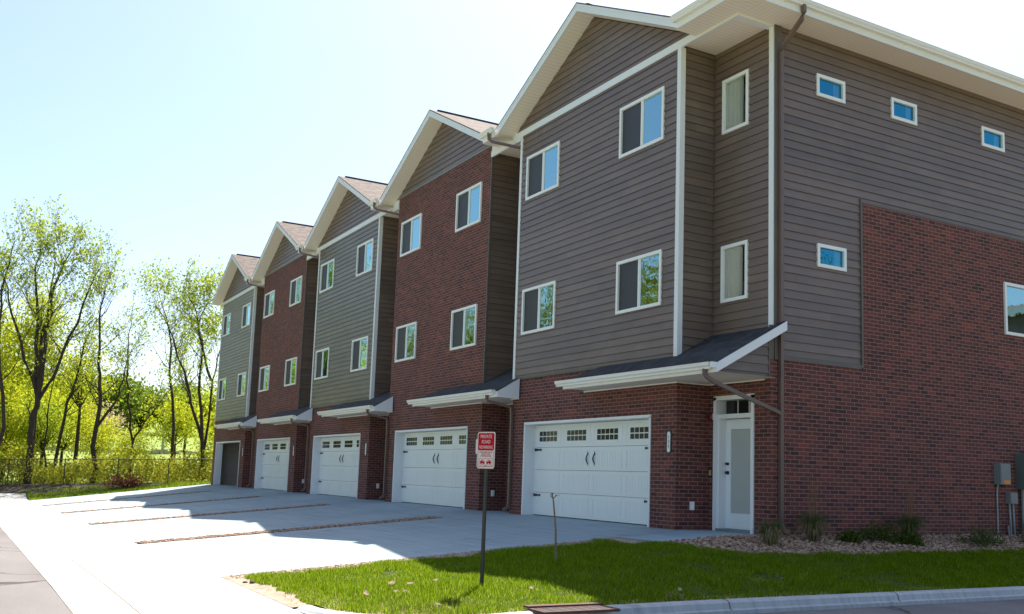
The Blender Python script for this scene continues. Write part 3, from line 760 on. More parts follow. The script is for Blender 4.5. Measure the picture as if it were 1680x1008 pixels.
for y, z in ((6.68, .67), (6.80, .67), (6.62, .2)):
    g = MB(); g.tube([(X1+.07, y, z), (X1+.07, y+.02, z*.4), (X1+.07, y+.04, -.08)], .022, 6); g.build('conduit', M['conduit'], h)
for y in (7.12, 7.3):
    g = MB(); g.tube([(X1+.10, y, 1.0), (X1+.10, y, -.1)], .045, 8); g.build('conduit', M['conduit'], h)

# ------------------------------------------------------------ ground
def zg(x, y):
    zf = max(0., -(y+.87))*.078; zf = min(zf, .66) - .0085*min(0, x+1)*min(1, max(0, -(y+.87)/8.4))
    zs = .6*min(1, max(0, x/3.9))
    z = -(zf**6+zs**6)**(1/6) if zf+zs > 0 else 0.
    if x < -43:                                        # bank below the fence, then the far rise
        t = min(1, (-43-x)/3.5); zz = .038*max(-14, min(y, 8)); z = z*(1-t)+zz*t
    if x < -60: z += (-60-x)*.048*min(1, (-60-x)/25)
    return z
def sheet(name, xs, ys, dz, mat, clip=None, kind='structure', parent=None, zf=zg):
    mb = MB(); xs = list(xs); ys = list(ys); idx = {}
    V = []; F_ = []
    for j, y in enumerate(ys):
        for i, x in enumerate(xs): V.append((x, y, zf(x, y)+dz))
    n = len(xs)
    for j in range(len(ys)-1):
        for i in range(n-1): F_.append((j*n+i, j*n+i+1, (j+1)*n+i+1, (j+1)*n+i))
    me = bpy.data.meshes.new(name); me.from_pydata(V, [], F_); me.materials.append(mat); me.polygons.foreach_set('use_smooth', [True]*len(F_)); me.update()
    o = bpy.data.objects.new(name, me); C.objects.link(o); props(o, kind=kind); return o
def lin(a, b, step):
    n = max(1, math.ceil((b-a)/step)); return [a+(b-a)*i/n for i in range(n+1)]
def base_z(x, y):
    z = zg(x, y)-.05
    if y < -9.2 and x > -46: z -= .12
    if x > 3.6: z = min(z, -.9)
    return z
sheet('ground', [-900, -600, -400, -300]+lin(-240, -60, 12)+lin(-58, 6, 1)+[10, 20, 60, 200, 600], [-600, -300, -120, -60]+lin(-40, 20, 1)+[30, 50, 80, 120, 200, 400, 800], 0, M['field'], zf=base_z)
ZA = -.68
# street, apron, gutter pan
def apron_z(x, y): return zg(x, -9.3) - .012*max(0, -9.3-y)
sheet('street', lin(-60, 30, 2), [-30, -22, -17, -14, -12.6, -11.52], -.006, M['asphalt'], zf=lambda x, y: apron_z(max(-44, min(x, 3.5)), y))
k = 0
for a, b_ in zip(lin(-44.4, 3.4, 3.05), lin(-44.4, 3.4, 3.05)[1:]):
    pass
sheet('apron', lin(-44.4, 3.2, 1), [-10.89, -10.1, -9.315], .0, M['walk'], zf=apron_z)
sheet('gutter_pan', lin(-44.4, 6, 1), [-11.52, -11.2, -10.905], -.001, M['walk'], zf=lambda x, y: apron_z(min(x, 3.5), y))
for nm, y, x0, x1 in (('apron_joint', -10.897, -44.4, 3.2), ('apron_joint', -9.3075, -41.4, -1.3)):
    sheet(nm, lin(x0, x1, 1), [y-.008, y+.008], -.004, M['seal'], zf=apron_z)
# driveways, one slab per house, gravel strips between them
strips = []
for i in range(5):
    xr = -1.42 if i == 0 else -9.20-PITCH*(i-1)
    xl = -8.55-PITCH*i if i < 4 else -41.4
    sheet('driveway', lin(xl, xr, .7), lin(-9.30, -2.45, .6), .0, M['concrete'])
    if i < 4: strips.append((-9.20-PITCH*i+.01, -8.55-PITCH*i-.01))
for a, b_ in zip([-41.4]+[-8.87-PITCH*k for k in (3, 2, 1, 0)], [-8.88-PITCH*k for k in (3, 2, 1, 0)]+[-1.42]):
    sheet('driveway', lin(a, b_-.012, .7), lin(-2.435, .30, .35), .0, M['concrete'])
sheet('walkway', lin(-1.408, -.055, .4), lin(-2.40, .30, .3), .0, M['concrete'])
for a, b_ in strips: sheet('gravel_base', [a, b_], lin(-9.29, -2.42, .5), -.022, M['dirt'])
# side street with its curb
def road2_z(x, y): return min(-.64, apron_z(3.5, min(y, -9.3)) if y < -9.3 else -.665)
sheet('side_street', lin(3.83, 30, 3), lin(-11.5, 60, 2), -.035, M['asphalt'], zf=road2_z)
cb = MB(); rr = 1.5; pts = []
for y in lin(-7.0, 40, 1): pts.append((3.64, y, 1, 0))
arc = []
for k in range(0, 9):
    t = k/8*math.pi/2; arc.append((3.64-rr+rr*math.cos(t), -7.6-rr*math.sin(t), math.cos(t), -math.sin(t)))
pts = pts[::-1] + arc
pv = None; prof = [(0, -.15), (0, .012), (.02, .02), (.11, .016), (.15, -.01), (.17, -.08), (.21, -.095), (.21, -.2)]
rows = []
for x, y, nx, ny in pts:
    fade = min(1, max(.25, (y+9.1)/2.0)); z = zg(min(x, 3.6), y)
    rows.append([(x+nx*d, y+ny*d, z+zz*(fade if zz < 0 else 1)) for d, zz in prof])
for a, b_ in zip(rows, rows[1:]):
    for k in range(len(prof)-1): cb.face([a[k], b_[k], b_[k+1], a[k+1]])
co = cb.build('curb', M['curb'], smooth=False); props(co, kind='structure')
for y in (-4.35, -1.3, 1.7, 4.8):
    j = MB(); q = [(3.64+d, z+zg(3.6, y)+.0035) for d, z in prof[2:7]]
    for (xa, za), (xb, zb_) in zip(q, q[1:]): j.face([(xa, y-.012, za), (xb, y-.012, zb_), (xb, y+.012, zb_), (xa, y+.012, za)])
    props(j.build('curb_joint', M['seal']), kind='structure')
# concrete between corner lawn and the crossing gutter
cn = MB(); ctr = [a for a in rows[-9:]]
for (a, b_) in zip(rows[40:], rows[41:]): pass
sheet('corner_pavement', lin(2.0, 6.2, .3), lin(-11.5, -7.4, .3), -.045, M['walk'], zf=lambda x, y: min(apron_z(3.5, min(y, -9.3)), -.66))

# lawn -------------------------------------------------------------
def bed_edge(y):                                        # x of the gravel / lawn border for given y (y > -2.4)
    P_ = [(-2.36, 1.0), (-1.67, 1.36), (.4, 1.47), (5.2, 1.35), (14, 1.5), (40, 1.6)]
    for (a, xa), (b_, xb) in zip(P_, P_[1:]):
        if y <= b_: return xa+(xb-xa)*max(0, (y-a))/(b_-a)
    return 1.6
def in_lawn(x, y):
    if x > 3.60 or x < -1.25 or y > 24: return False
    if y < -9.17: return False
    if x > 2.14 and y < -7.6 and (x-2.14)**2+(y+7.6)**2 > 1.44**2: return False
    if x < -.88+.08*math.sin(y*3)+.05*math.sin(y*7.3) and y < -3.1: return False
    if y > -2.5+.06*math.sin(x*5):
        if x < 0.9: return y < -2.45 and x > -.2
        return x > bed_edge(y)+.04*math.sin(y*6)
    if x < -.15 and y > -2.95: return False
    if noise.noise(Vector((x*1.3+4, y*1.3, 7))) > .66 and noise.noise(Vector((x*9, y*9, 1))) > -.1: return False
    # worn rims beside the concrete
    if y < -9.07+.06*math.sin(x*2.3)+.05*math.sin(x*6.1)+.04*math.sin(x*17): return False
    return True
def soil_z(x, y): return zg(x, y)+.004
lw = MB(); tf = MB(); st = .2; xs_ = lin(-1.40, 3.62, st); ys_ = lin(-9.312, 24, .3)
for a, b_ in zip(xs_, xs_[1:]):
    for c, d in zip(ys_, ys_[1:]):
        mx, my = (a+b_)/2, (c+d)/2
        if my > -2.5 and mx < bed_edge(my)+.0: continue
        if mx > 2.14 and my < -7.6 and (mx-2.14)**2+(my+7.6)**2 > 1.55**2: continue
        if my > -2.45 and mx < .9: continue
        if all(in_lawn(mx+p, my+q) for p in (-.2, .2) for q in (-.25, .25)): tf.face([(a, c, soil_z(a, c)+.004), (b_, c, soil_z(b_, c)+.004), (b_, d, soil_z(b_, d)+.004), (a, d, soil_z(a, d)+.004)])
        lw.face([(a, c, soil_z(a, c)), (b_, c, soil_z(b_, c)), (b_, d, soil_z(b_, d)), (a, d, soil_z(a, d))])
props(lw.build('lawn_soil', M['dirt'], smooth=True), kind='structure')
props(tf.build('turf', M['turf'], smooth=True), kind='structure')
rng = np.random.default_rng(5)
n = 520000; X = rng.uniform(-1.3, 3.62, n); Y = np.where(rng.random(n) < .93, rng.uniform(-9.1, 7.0, n), rng.uniform(7., 20, n))
keep = np.array([in_lawn(x, y) for x, y in zip(X, Y)]); X, Y = X[keep], Y[keep]; n = len(X)
cl = np.array([noise.noise(Vector((x*2.2, y*2.2, 0))) for x, y in zip(X, Y)]); cl2 = np.array([noise.noise(Vector((x*.7+9, y*.7, 3))) for x, y in zip(X, Y)])
Hh = (.050+.040*cl+.03*cl2)*rng.uniform(.45, 1.5, n); Hh = np.maximum(Hh, .018)
th = rng.uniform(0, 2*np.pi, n); lean = rng.uniform(0, .7, n)*Hh; la = rng.uniform(0, 2*np.pi, n)
Wd = rng.uniform(.0025, .005, n)*(1+np.clip((Y+3)*.05, 0, .8)); Z = np.array([zg(x, y) for x, y in zip(X, Y)])+.003
dx, dy = np.cos(th)*Wd, np.sin(th)*Wd
V = np.zeros((n, 3, 3), np.float32)
V[:, 0] = np.stack([X-dx, Y-dy, Z], 1); V[:, 1] = np.stack([X+dx, Y+dy, Z], 1); V[:, 2] = np.stack([X+np.cos(la)*lean, Y+np.sin(la)*lean, Z+Hh], 1)
props(quads_obj('grass', V, M['grass'], nv=3), 'short green lawn grass on the street corner', kind='stuff')
n = 9000; X = rng.uniform(-1.35, 3.62, n); Y = rng.uniform(-9.2, -1, n)
edge = np.array([(not in_lawn(x, y-.18)) or (not in_lawn(x-.18, y)) or (y < -8.3 and rng.random() < .4) for x, y in zip(X, Y)]) & np.array([in_lawn(x, y) or (x < -1.0 or y < -8.7) for x, y in zip(X, Y)]) & ~np.array([(x > 2.14 and y < -7.6 and (x-2.14)**2+(y+7.6)**2 > 1.5**2) for x, y in zip(X, Y)]) & (Y < -3)
X, Y = X[edge], Y[edge]; n = len(X); th = rng.uniform(0, 6.28, n); la = rng.uniform(0, 6.28, n); Hh = rng.uniform(.01, .05, n); L = rng.uniform(.01, .06, n)
Z = np.array([zg(x, y) for x, y in zip(X, Y)])+.006; Wd = .003
V = np.zeros((n, 3, 3), np.float32); V[:, 0] = np.stack([X-np.cos(th)*Wd, Y-np.sin(th)*Wd, Z], 1); V[:, 1] = np.stack([X+np.cos(th)*Wd, Y+np.sin(th)*Wd, Z], 1); V[:, 2] = np.stack([X+np.cos(la)*L, Y+np.sin(la)*L, Z+Hh], 1)
props(quads_obj('dry_grass', V, M['drygrass'], nv=3), 'pale dead grass along the worn lawn edges', kind='stuff')

# gravel -----------------------------------------------------------
ICO = None
def ico():
    p = (1+5**.5)/2
    v = np.array([(-1, p, 0), (1, p, 0), (-1, -p, 0), (1, -p, 0), (0, -1, p), (0, 1, p), (0, -1, -p), (0, 1, -p), (p, 0, -1), (p, 0, 1), (-p, 0, -1), (-p, 0, 1)], float)
    v /= np.linalg.norm(v[0])
    f = np.array([(0, 11, 5), (0, 5, 1), (0, 1, 7), (0, 7, 10), (0, 10, 11), (1, 5, 9), (5, 11, 4), (11, 10, 2), (10, 7, 6), (7, 1, 8), (3, 9, 4), (3, 4, 2), (3, 2, 6), (3, 6, 8), (3, 8, 9), (4, 9, 5), (2, 4, 11), (6, 2, 10), (8, 6, 7), (9, 8, 1)])
    return v, f
def pebbles(name, pts, rmin, rmax, label, mat=None):
    v, f = ico(); n = len(pts); pts = np.array(pts)
    Rr = rng.uniform(rmin, rmax, n); sc_ = np.stack([Rr*rng.uniform(.8, 1.5, n), Rr*rng.uniform(.7, 1.1, n), Rr*rng.uniform(.45, .8, n)], 1)
    A = rng.uniform(0, 6.28, n); T = rng.uniform(-.5, .5, n)
    loc = v[None]*sc_[:, None]*rng.uniform(.85, 1.15, (n, 12, 1))
    x, y, z = loc[..., 0], loc[..., 1], loc[..., 2]
    y2, z2 = y*np.cos(T)[:, None]-z*np.sin(T)[:, None], y*np.sin(T)[:, None]+z*np.cos(T)[:, None]
    x3, y3 = x*np.cos(A)[:, None]-y2*np.sin(A)[:, None], x*np.sin(A)[:, None]+y2*np.cos(A)[:, None]
    V = np.stack([x3, y3, z2], -1)+pts[:, None]
    me = bpy.data.meshes.new(name); F_ = (f[None]+12*np.arange(n)[:, None, None]).reshape(-1, 3)
    me.vertices.add(n*12); me.vertices.foreach_set('co', V.reshape(-1).astype(np.float32))
    me.loops.add(len(F_)*3); me.loops.foreach_set('vertex_index', F_.reshape(-1).astype(np.int32))
    me.polygons.add(len(F_)); me.polygons.foreach_set('loop_start', np.arange(0, len(F_)*3, 3, dtype=np.int32))
    me.materials.append(mat or M['stone']); me.update(calc_edges=True)
    o = bpy.data.objects.new(name, me); C.objects.link(o); return props(o, label, kind='stuff')
bd = MB()
for a, b_ in zip(lin(-2.40, 24, .4), lin(-2.40, 24, .4)[1:]):
    cols = 6
    for k in range(cols):
        def ex(y, t): return -.045+(bed_edge(y)+.02+.045)*t
        q = [(ex(a, k/cols), a), (ex(a, (k+1)/cols), a), (ex(b_, (k+1)/cols), b_), (ex(b_, k/cols), b_)]
        bd.face([(x, y, zg(x, y)-.0) for x, y in q])
props(bd.build('gravel_bed', M['dirt']), kind='structure')
pp = []
while len(pp) < 7500:
    y = rng.uniform(-2.42, 10); x = rng.uniform(-.03, 1.6)
    if y < -.95 or x > .03:
        if x < bed_edge(y)+.05*math.sin(y*9)+.02 and (y > -2.36 or x < 1.0): pp.append((x, y, zg(x, y)+rng.uniform(.005, .03)))
pebbles('gravel', pp, .018, .036, 'tan and brown river stones along the side wall')
for k, (a, b_) in enumerate(strips):
    pp = [];
    nn = (1500, 1300, 900, 700)[k]
    while len(pp) < nn:
        x = rng.uniform(a+.02, b_-.02); y = rng.uniform(-9.28, -2.5)
        pp.append((x, y, zg(x, y)+.0+rng.uniform(-.004, .010)))
    pebbles('gravel', pp, .018, .032, 'brown gravel strip between two driveways')
pp = []
while len(pp) < 900:
    y = rng.uniform(-9.2, -3.0); x = rng.uniform(-1.38, -.90)
    pp.append((x, y, zg(x, y)+.006))
pebbles('gravel', pp, .008, .018, 'sparse gravel along the driveway edge')

# ------------------------------------------------------------ vegetation helpers
def leaves(name, centers, spread, per, size, mat, parent=None, up=.3, flat=1., label=None, kind=None, seed=1):
    g = np.random.default_rng(seed); c = np.repeat(np.array(centers, float).reshape(-1, 3), per, 0); n = len(c)
    c = c+g.normal(0, 1, (n, 3))*spread*np.array([1, 1, flat])
    a = g.normal(0, 1, (n, 3)); a /= np.linalg.norm(a, axis=1)[:, None]; r = g.normal(0, 1, (n, 3)); b = np.cross(a, r); b /= np.linalg.norm(b, axis=1)[:, None]
    s = size*g.uniform(.5, 1.3, n)[:, None]
    V = np.stack([c-a*s, c+b*s*.55, c+a*s, c-b*s*.55], 1)
    return quads_obj(name, V, mat, parent)
def limb(mb, rs, p, d, L, r, depth, tips, sides=5, spreadf=.5, gravity=.1, kids=3):
    n = 4; pts = [Vector(p)]; rad = [r]; q = Vector(p); dd = Vector(d)
    for k in range(n):
        dd = (dd+Vector((rs.gauss(0, .13), rs.gauss(0, .13), rs.gauss(0, .08)+gravity))).normalized()
        q = q+dd*L/n; pts.append(q.copy()); rad.append(r*(1-.62*(k+1)/n))
    mb.tube(pts, rad, sides if r > .03 else 3, cap=False)
    if depth == 0:
        tips += [tuple(x) for x in pts[2:]]; return
    for k in range(kids):
        t = rs.uniform(.35, 1); i = min(n-1, int(t*n)); bp = pts[i].lerp(pts[i+1], t*n-i)
        ax = Vector((rs.gauss(0, 1), rs.gauss(0, 1), rs.gauss(0, .5))).normalized()
        nd = (dd+ax*spreadf*rs.uniform(.6, 1.3)).normalized()
        limb(mb, rs, bp, nd, L*rs.uniform(.45, .75), max(.007, rad[i]*.5), depth-1, tips, sides, spreadf, gravity, kids)
    tips.append(tuple(pts[-1]))
def tree(label, X, stems, r0, seed, leafm, per=5, size=.11, spread=.3, depth=2, kids=3, first_split=1, twl=1.5, cat='tree', group='trees along the chain link fence', keep=None, dens=2.2, zlow=None, trunk_mat=None):
    rs = random.Random(seed); base = stems[0][0]
    t = thing('tree', label, cat, (X, base[0], base[1]-.4), group=group)
    mb = MB(); tips = []
    off = Vector((X, base[0], base[1]-.4)); rend = {}
    for si, st in enumerate(stems):
        xx = 0.
        pts = []
        for k, (y, z) in enumerate(st):
            if si > 0 and k > 0: xx += rs.uniform(-.5, .9)*.7
            pts.append(Vector((X+xx, y, z-(.4 if (si == 0 and k == 0) else 0)))-off)
        # smooth subdivision with jitter
        P2 = []
        for a, b_ in zip(pts, pts[1:]):
            for q in range(3):
                p = a.lerp(b_, q/3); j = .05*(a-b_).length if q else 0
                P2.append(p+Vector((rs.uniform(-j, j), rs.uniform(-j, j), 0)))
        P2.append(pts[-1])
        m = len(P2); ra = r0 if si == 0 else r0*(.62 if si < 3 else .5)
        if len(stems) == 1 or si > 0: rad = [ra*(1-.86*k/(m-1)) for k in range(m)]
        else: rad = [ra*(1.25-.4*min(1, k/2))*(1-.25*k/(m-1)) for k in range(m)]
        if si == 0 and len(stems) > 1 and len(st) > 3 and stems[1][0] != st[-1]: rad = [ra*(1-.8*k/(m-1)) for k in range(m)]
        mb.tube(P2, rad, 7, cap=False)
        L = sum((a-b_).length for a, b_ in zip(P2, P2[1:]))
        if si == 0 and len(stems) > 1 and L < 6: nb = 1
        else: nb = int(L*dens)
        for k in range(nb):
            tt = rs.uniform(.22, 1)**.8; i = min(m-2, int(tt*(m-1))); bp = P2[i].lerp(P2[i+1], tt*(m-1)-i)
            if bp.z+off.z < (zlow if zlow is not None else 3.2): continue
            ang = rs.uniform(0, 2*math.pi); nd = Vector((math.cos(ang), math.sin(ang), rs.uniform(.5, 1.6))).normalized()
            limb(mb, rs, bp, nd, twl*rs.uniform(.5, 1.2)*(1.25-.5*tt), max(.012, rad[i]*.38), depth, tips, 4, .65, .12, kids)
        tips.append(tuple(P2[-1]))
    mb.build('trunk', trunk_mat or M['bark'], t, smooth=True)
    if keep: tips = [p for p in tips if rs.random() < keep]
    leaves('crown', tips, spread, per, size, leafm, t, seed=seed)
    return t
ST = {'T1':(-48,[[(-9.05,-0.36),(-9.09,1.13),(-9.11,2.80),(-8.96,4.50)],[(-8.96,4.50),(-9.28,7.53),(-9.60,11.5),(-9.50,13.9)],[(-8.96,4.50),(-8.82,7.58),(-8.75,10.35),(-8.27,12.6),(-7.89,13.7)],[(-8.88,4.33),(-8.10,6.27),(-7.24,9.13),(-6.70,11.8),(-6.34,12.8)],[(-9.03,4.66),(-10.03,7.46),(-10.89,10.0),(-11.30,11.9)],[(-8.97,4.66),(-9.03,8.24),(-8.78,11.2),(-8.84,13.8)]]),
'T2':(-50,[[(-7.61,-0.20),(-7.49,2.24),(-7.29,4.37),(-6.82,6.54),(-6.44,9.10),(-5.39,11.43)],[(-7.29,4.37),(-6.87,5.11),(-6.13,6.06)]]),
'T3':(-49,[[(-8.24,-0.19),(-8.26,2.88),(-8.22,4.95),(-7.98,7.76)]]),
'T4':(-48,[[(-5.84,-0.21),(-5.84,2.98),(-5.76,4.72),(-6.02,6.79),(-6.18,9.96),(-6.00,11.77)],[(-5.81,2.98),(-4.93,4.42),(-4.61,5.86),(-4.62,7.99)]]),
'T5':(-52,[[(-3.16,-.1),(-3.25,2.29)],[(-3.25,2.29),(-3.79,4.70),(-4.00,6.94),(-4.22,9.20),(-4.08,11.51)],[(-3.25,2.29),(-2.74,3.44),(-1.63,5.41)]]),
'T6':(-52,[[(-0.73,0),(-1.14,5.25),(-1.45,7.93),(-1.87,11.00),(-2.49,12.88)]]),
'T7':(-49,[[(0.35,0.0),(0.31,1.68)],[(0.31,1.68),(-0.30,4.04),(-0.81,6.22),(-1.61,8.38),(-2.47,10.52),(-3.15,11.56)],[(0.30,1.79),(-0.22,5.53),(-0.26,8.51),(-0.88,11.09),(-1.63,12.51)],[(0.31,1.68),(0.55,3.72),(0.51,6.33),(0.72,8.61),(0.74,10.90)],[(0.51,6.33),(-0.08,8.53),(-0.55,9.99),(-0.02,12.72)]]),
'T8':(-60,[[(1.65,0.3),(1.36,6.30),(0.69,9.74)]]),
'T0':(-46,[[(-10.89,-0.40),(-10.72,4.27),(-11.23,8.44),(-11.18,11.09),(-10.92,13.13)]])}
TL = {'T1': ('tallest tree by the fence, thick dark trunk splitting into many upright limbs', .30, 5, .11),
 'T2': ('thin tree leaning right beside the tallest tree', .15, 4, .11),
 'T3': ('slim straight sapling close to the right of the tallest trunk', .09, 4, .10),
 'T4': ('dark forked tree with one limb bending out right, left of the red shrub', .20, 4, .11),
 'T5': ('small Y-shaped tree rising behind the red shrub', .17, 3, .11),
 'T6': ('slender single-trunk tree left of the broad tree beside the far house', .15, 4, .11),
 'T7': ('broad low-forking tree with several stems beside the far townhouse', .24, 6, .115),
 'T8': ('short thin trunk further back behind the broad forking tree', .16, 3, .11),
 'T0': ('tree at the left edge of the photo with sparse leaves', .16, 4, .11)}
for k, (key, (X_, stems)) in enumerate(ST.items()):
    lb, r0, per, size = TL[key]
    kz = .93 if key in ('T1', 'T0') else .86
    stems = [[(y, z if z < 5 else 5+(z-5)*kz) for y, z in st] for st in stems]
    tree(lb, X_, stems, r0*.74, 11+k, M['spring'], per-1, size*.78, .22, 2, 3, dens=1.9, keep=.56, zlow=2.4, twl=2.1)

def bush(name, label, cat, cx_, cy_, cz_, rx, ry, rz_, n, size, mat, seed, group=None, stemsn=6, trunk_h=0, tr=.1):
    g = np.random.default_rng(seed); t = thing(name, label, cat, (cx_, cy_, cz_), group=group)
    cl = g.normal(0, 1, (max(6, n//40), 3)); cl /= np.linalg.norm(cl, axis=1)[:, None]; cl *= g.uniform(.35, 1.0, (len(cl), 1))
    cl[:, 2] = np.abs(cl[:, 2]) if trunk_h == 0 else cl[:, 2]
    cen = cl*np.array([rx, ry, rz_])+np.array([0, 0, trunk_h+(rz_ if trunk_h else 0)])
    sm = MB(); rs = random.Random(seed)
    if trunk_h:
        sm.tube([(0, 0, -.3), (rs.uniform(-.1, .1), rs.uniform(-.1, .1), trunk_h*.6), (0, 0, trunk_h+rz_*.9)], [tr*1.2, tr, tr*.3], 6, cap=False)
        root = Vector((0, 0, trunk_h))
    else: root = Vector((0, 0, -.1))
    for c in cen[:max(stemsn, 6)*2]:
        m = root.lerp(Vector(c), .5)+Vector((0, 0, .1*rz_)); sm.tube([root, m, Vector(c)], [tr*.4, tr*.25, tr*.08], 4, cap=False)
    sm.build('trunk' if trunk_h else 'stems', M['bark'], t, smooth=True)
    leaves('crown' if trunk_h else 'foliage', cen, min(rx, ry, rz_)*.26, 40, size, mat, t, seed=seed)
    return t
# leafier trees between and behind the bare ones
bush('tree', 'bright lime-green round tree low at the left edge of the photo', 'tree', -54, -11.3, 0, 3.0, 2.6, 3.2, 7600, .11, M['lime'], 31, 'leafy trees behind the fence', trunk_h=4.0, tr=.2)
bush('tree', 'tall narrow yellow-green tree directly behind the tallest bare tree', 'tree', -52, -8.7, 0, 1.3, 1.3, 3.1, 4200, .10, M['lime'], 32, 'leafy trees behind the fence', trunk_h=5.0, tr=.14)
bush('tree', 'loose yellow-green tree right of the tallest bare trunk', 'tree', -53, -6.3, 0, 2.0, 1.7, 2.0, 2200, .10, M['lime'], 33, 'leafy trees behind the fence', trunk_h=4.2, tr=.12)
bush('tree', 'low leafy tree behind the leaning thin trunk', 'tree', -55, -8.0, 0, 1.6, 1.9, 1.6, 2800, .10, M['spring'], 34, 'leafy trees behind the fence', trunk_h=1.6, tr=.12)
bush('tree', 'low leafy tree between the slender trunk and the broad one', 'tree', -57, .1, .3, 1.6, 2.5, 1.7, 3200, .10, M['lime'], 35, 'leafy trees behind the fence', trunk_h=1.9, tr=.12)
bush('tree', 'small pale blossoming tree behind the dark forked tree', 'tree', -58, -4.6, .2, 1.4, 1.5, 1.5, 1000, .11, M['deadleaf'], 36, 'leafy trees behind the fence', trunk_h=1.8, tr=.12)
bush('tree', 'dense low green tree behind the trunk at the left edge', 'tree', -53, -12.5, 0, 2, 2.2, 2.2, 3000, .13, M['green'], 37, 'leafy trees behind the fence', trunk_h=1.2, tr=.15)
bush('tree', 'small sapling with fresh leaves beside the far house corner', 'tree', -50, 1.6, 0, 1.1, 1.2, 1.8, 900, .11, M['lime'], 38, 'leafy trees behind the fence', trunk_h=2.2, tr=.08)
lm = bush('tree', 'yellow-green bushy tree massed low behind the fence', 'tree', -56, -10, 0, 1.7, 1.9, 1.9, 3600, .10, M['lime'], 39, 'bushy trees massed behind the fence', trunk_h=1.5, tr=.1)
for k, (x, y, s_) in enumerate([(-58, -6.6, 1.1), (-54.5, -5.0, .75), (-60, -8.6, 1.35), (-56, -2.6, .62), (-61, -11.5, 1.6), (-55, 2.6, .85), (-51, -13.2, .9)]):
    c = lm.copy(); C.objects.link(c); c.location = (x, y, 0); c.scale = (s_, s_, s_); c.rotation_euler = (0, 0, k*1.1)
    for ch in lm.children:
        d = ch.copy(); C.objects.link(d); d.parent = c
# thicket behind the fence
g = np.random.default_rng(8); cen = []
for k in range(620):
    y = g.uniform(-15, 4); x = g.uniform(-53, -47.6); hgt = .65+.35*math.sin(y*1.1)+(.9 if y > -4.5 else .55)+(.7 if y < -8.5 else 0)
    cen.append((x, y, .038*y+g.uniform(.0, 1)*hgt))
props(leaves('undergrowth', cen, .24, 34, .095, M['hedge'], seed=9), 'yellow-green thicket growing behind the chain link fence', kind='stuff')
# fence
def fence():
    t = thing('chain_link_fence', 'old chain link fence overgrown with vines at the end of the street', 'fence', (-46.6, -4, 0))
    m = MB(); x = 0.; H = 1.35
    y0, y1 = -11.5, 8.
    zz = lambda y: .038*(y-4)
    s = .09; n = int((y1-y0+H)/s)
    for k in range(n):
        for sg in (1, -1):
            a = y0-H+k*s if sg > 0 else y0+k*s+0
            ya, yb = (a, a+H) if sg > 0 else (a, a-H)
            m.face([(x, ya, zz(ya)), (x, ya+.009, zz(ya)), (x, yb+.009, zz(yb)+H), (x, yb, zz(yb)+H)])
    m.build('chain_link', M['oldwire'], t)
    r = MB(); r.tube([(x, y0, zz(y0)+H), (x, 0, zz(0)+H), (x, y1, zz(y1)+H)], .022, 6); r.build('top_rail', M['oldwire'], t)
    for k in range(8):
        y = y0+k*2.7; p = MB(); p.tube([(x, y, zz(y)-.2), (x, y, zz(y)+H+.04)], .03, 6); p.build('post', M['oldwire'], t)
    g = np.random.default_rng(3); c = [(x+g.uniform(-.08, .10), y, zz(y)+g.uniform(0, 1)*H*(.5+.5*math.sin(y*.9)**2)) for y in g.uniform(y0, y1, 420)]
    v = leaves('vines', c, .12, 12, .05, M['hedge'], t, seed=4)
    v['kind'] = 'stuff'
    mb = MB(); rs = random.Random(6)
    for k in range(160):
        y = rs.uniform(y0, y1) if rs.random() < .5 else rs.uniform(-12, -5); p = [(x+rs.uniform(-.03, .15), y, zz(y)-.05)]
        for q in range(3): p.append((x+rs.uniform(-.05, .2), p[-1][1]+rs.uniform(-.25, .25), p[-1][2]+rs.uniform(.3, .6)))
        mb.tube(p, [.014, .011, .008, .005], 3, cap=False)
    mb.build('dead_vines', M['bark'], t)
fence()
sheet('mulch', lin(-47.4, -44.42, .5), lin(-14, 9, .8), .012, M['mulch'])
sheet('verge', lin(-44.41, -41.42, .5), lin(-9.28, 9, .6), .004, M['turf'])
n = 26000; X = rng.uniform(-46.4, -41.45, n); Y = rng.uniform(-12, 3, n); k_ = ((Y > -9.25+.0*X) | (X < -44.45)) & (np.array([noise.noise(Vector((x*.9, y*.9, 5))) for x, y in zip(X, Y)]) > np.where(X < -44.3, .12, -.5))
X, Y = X[k_], Y[k_]; n = len(X); Hh = rng.uniform(.05, .14, n); th = rng.uniform(0, 6.28, n); Wd = .012; Z = np.array([zg(x, y) for x, y in zip(X, Y)])
V = np.zeros((n, 3, 3), np.float32); V[:, 0] = np.stack([X-np.cos(th)*Wd, Y-np.sin(th)*Wd, Z], 1); V[:, 1] = np.stack([X+np.cos(th)*Wd, Y+np.sin(th)*Wd, Z], 1); V[:, 2] = np.stack([X+rng.uniform(-.05, .05, n), Y+rng.uniform(-.05, .05, n), Z+Hh], 1)
props(quads_obj('verge_grass', V, M['grass'], nv=3), 'rough grass on the bank below the fence', kind='stuff')
bush('barberry_shrub', 'dark red barberry shrub at the far end of the driveways', 'shrub', -44.2, -4.6, -.25, .6, 1.15, .62, 1500, .05, M['barberry'], 41)
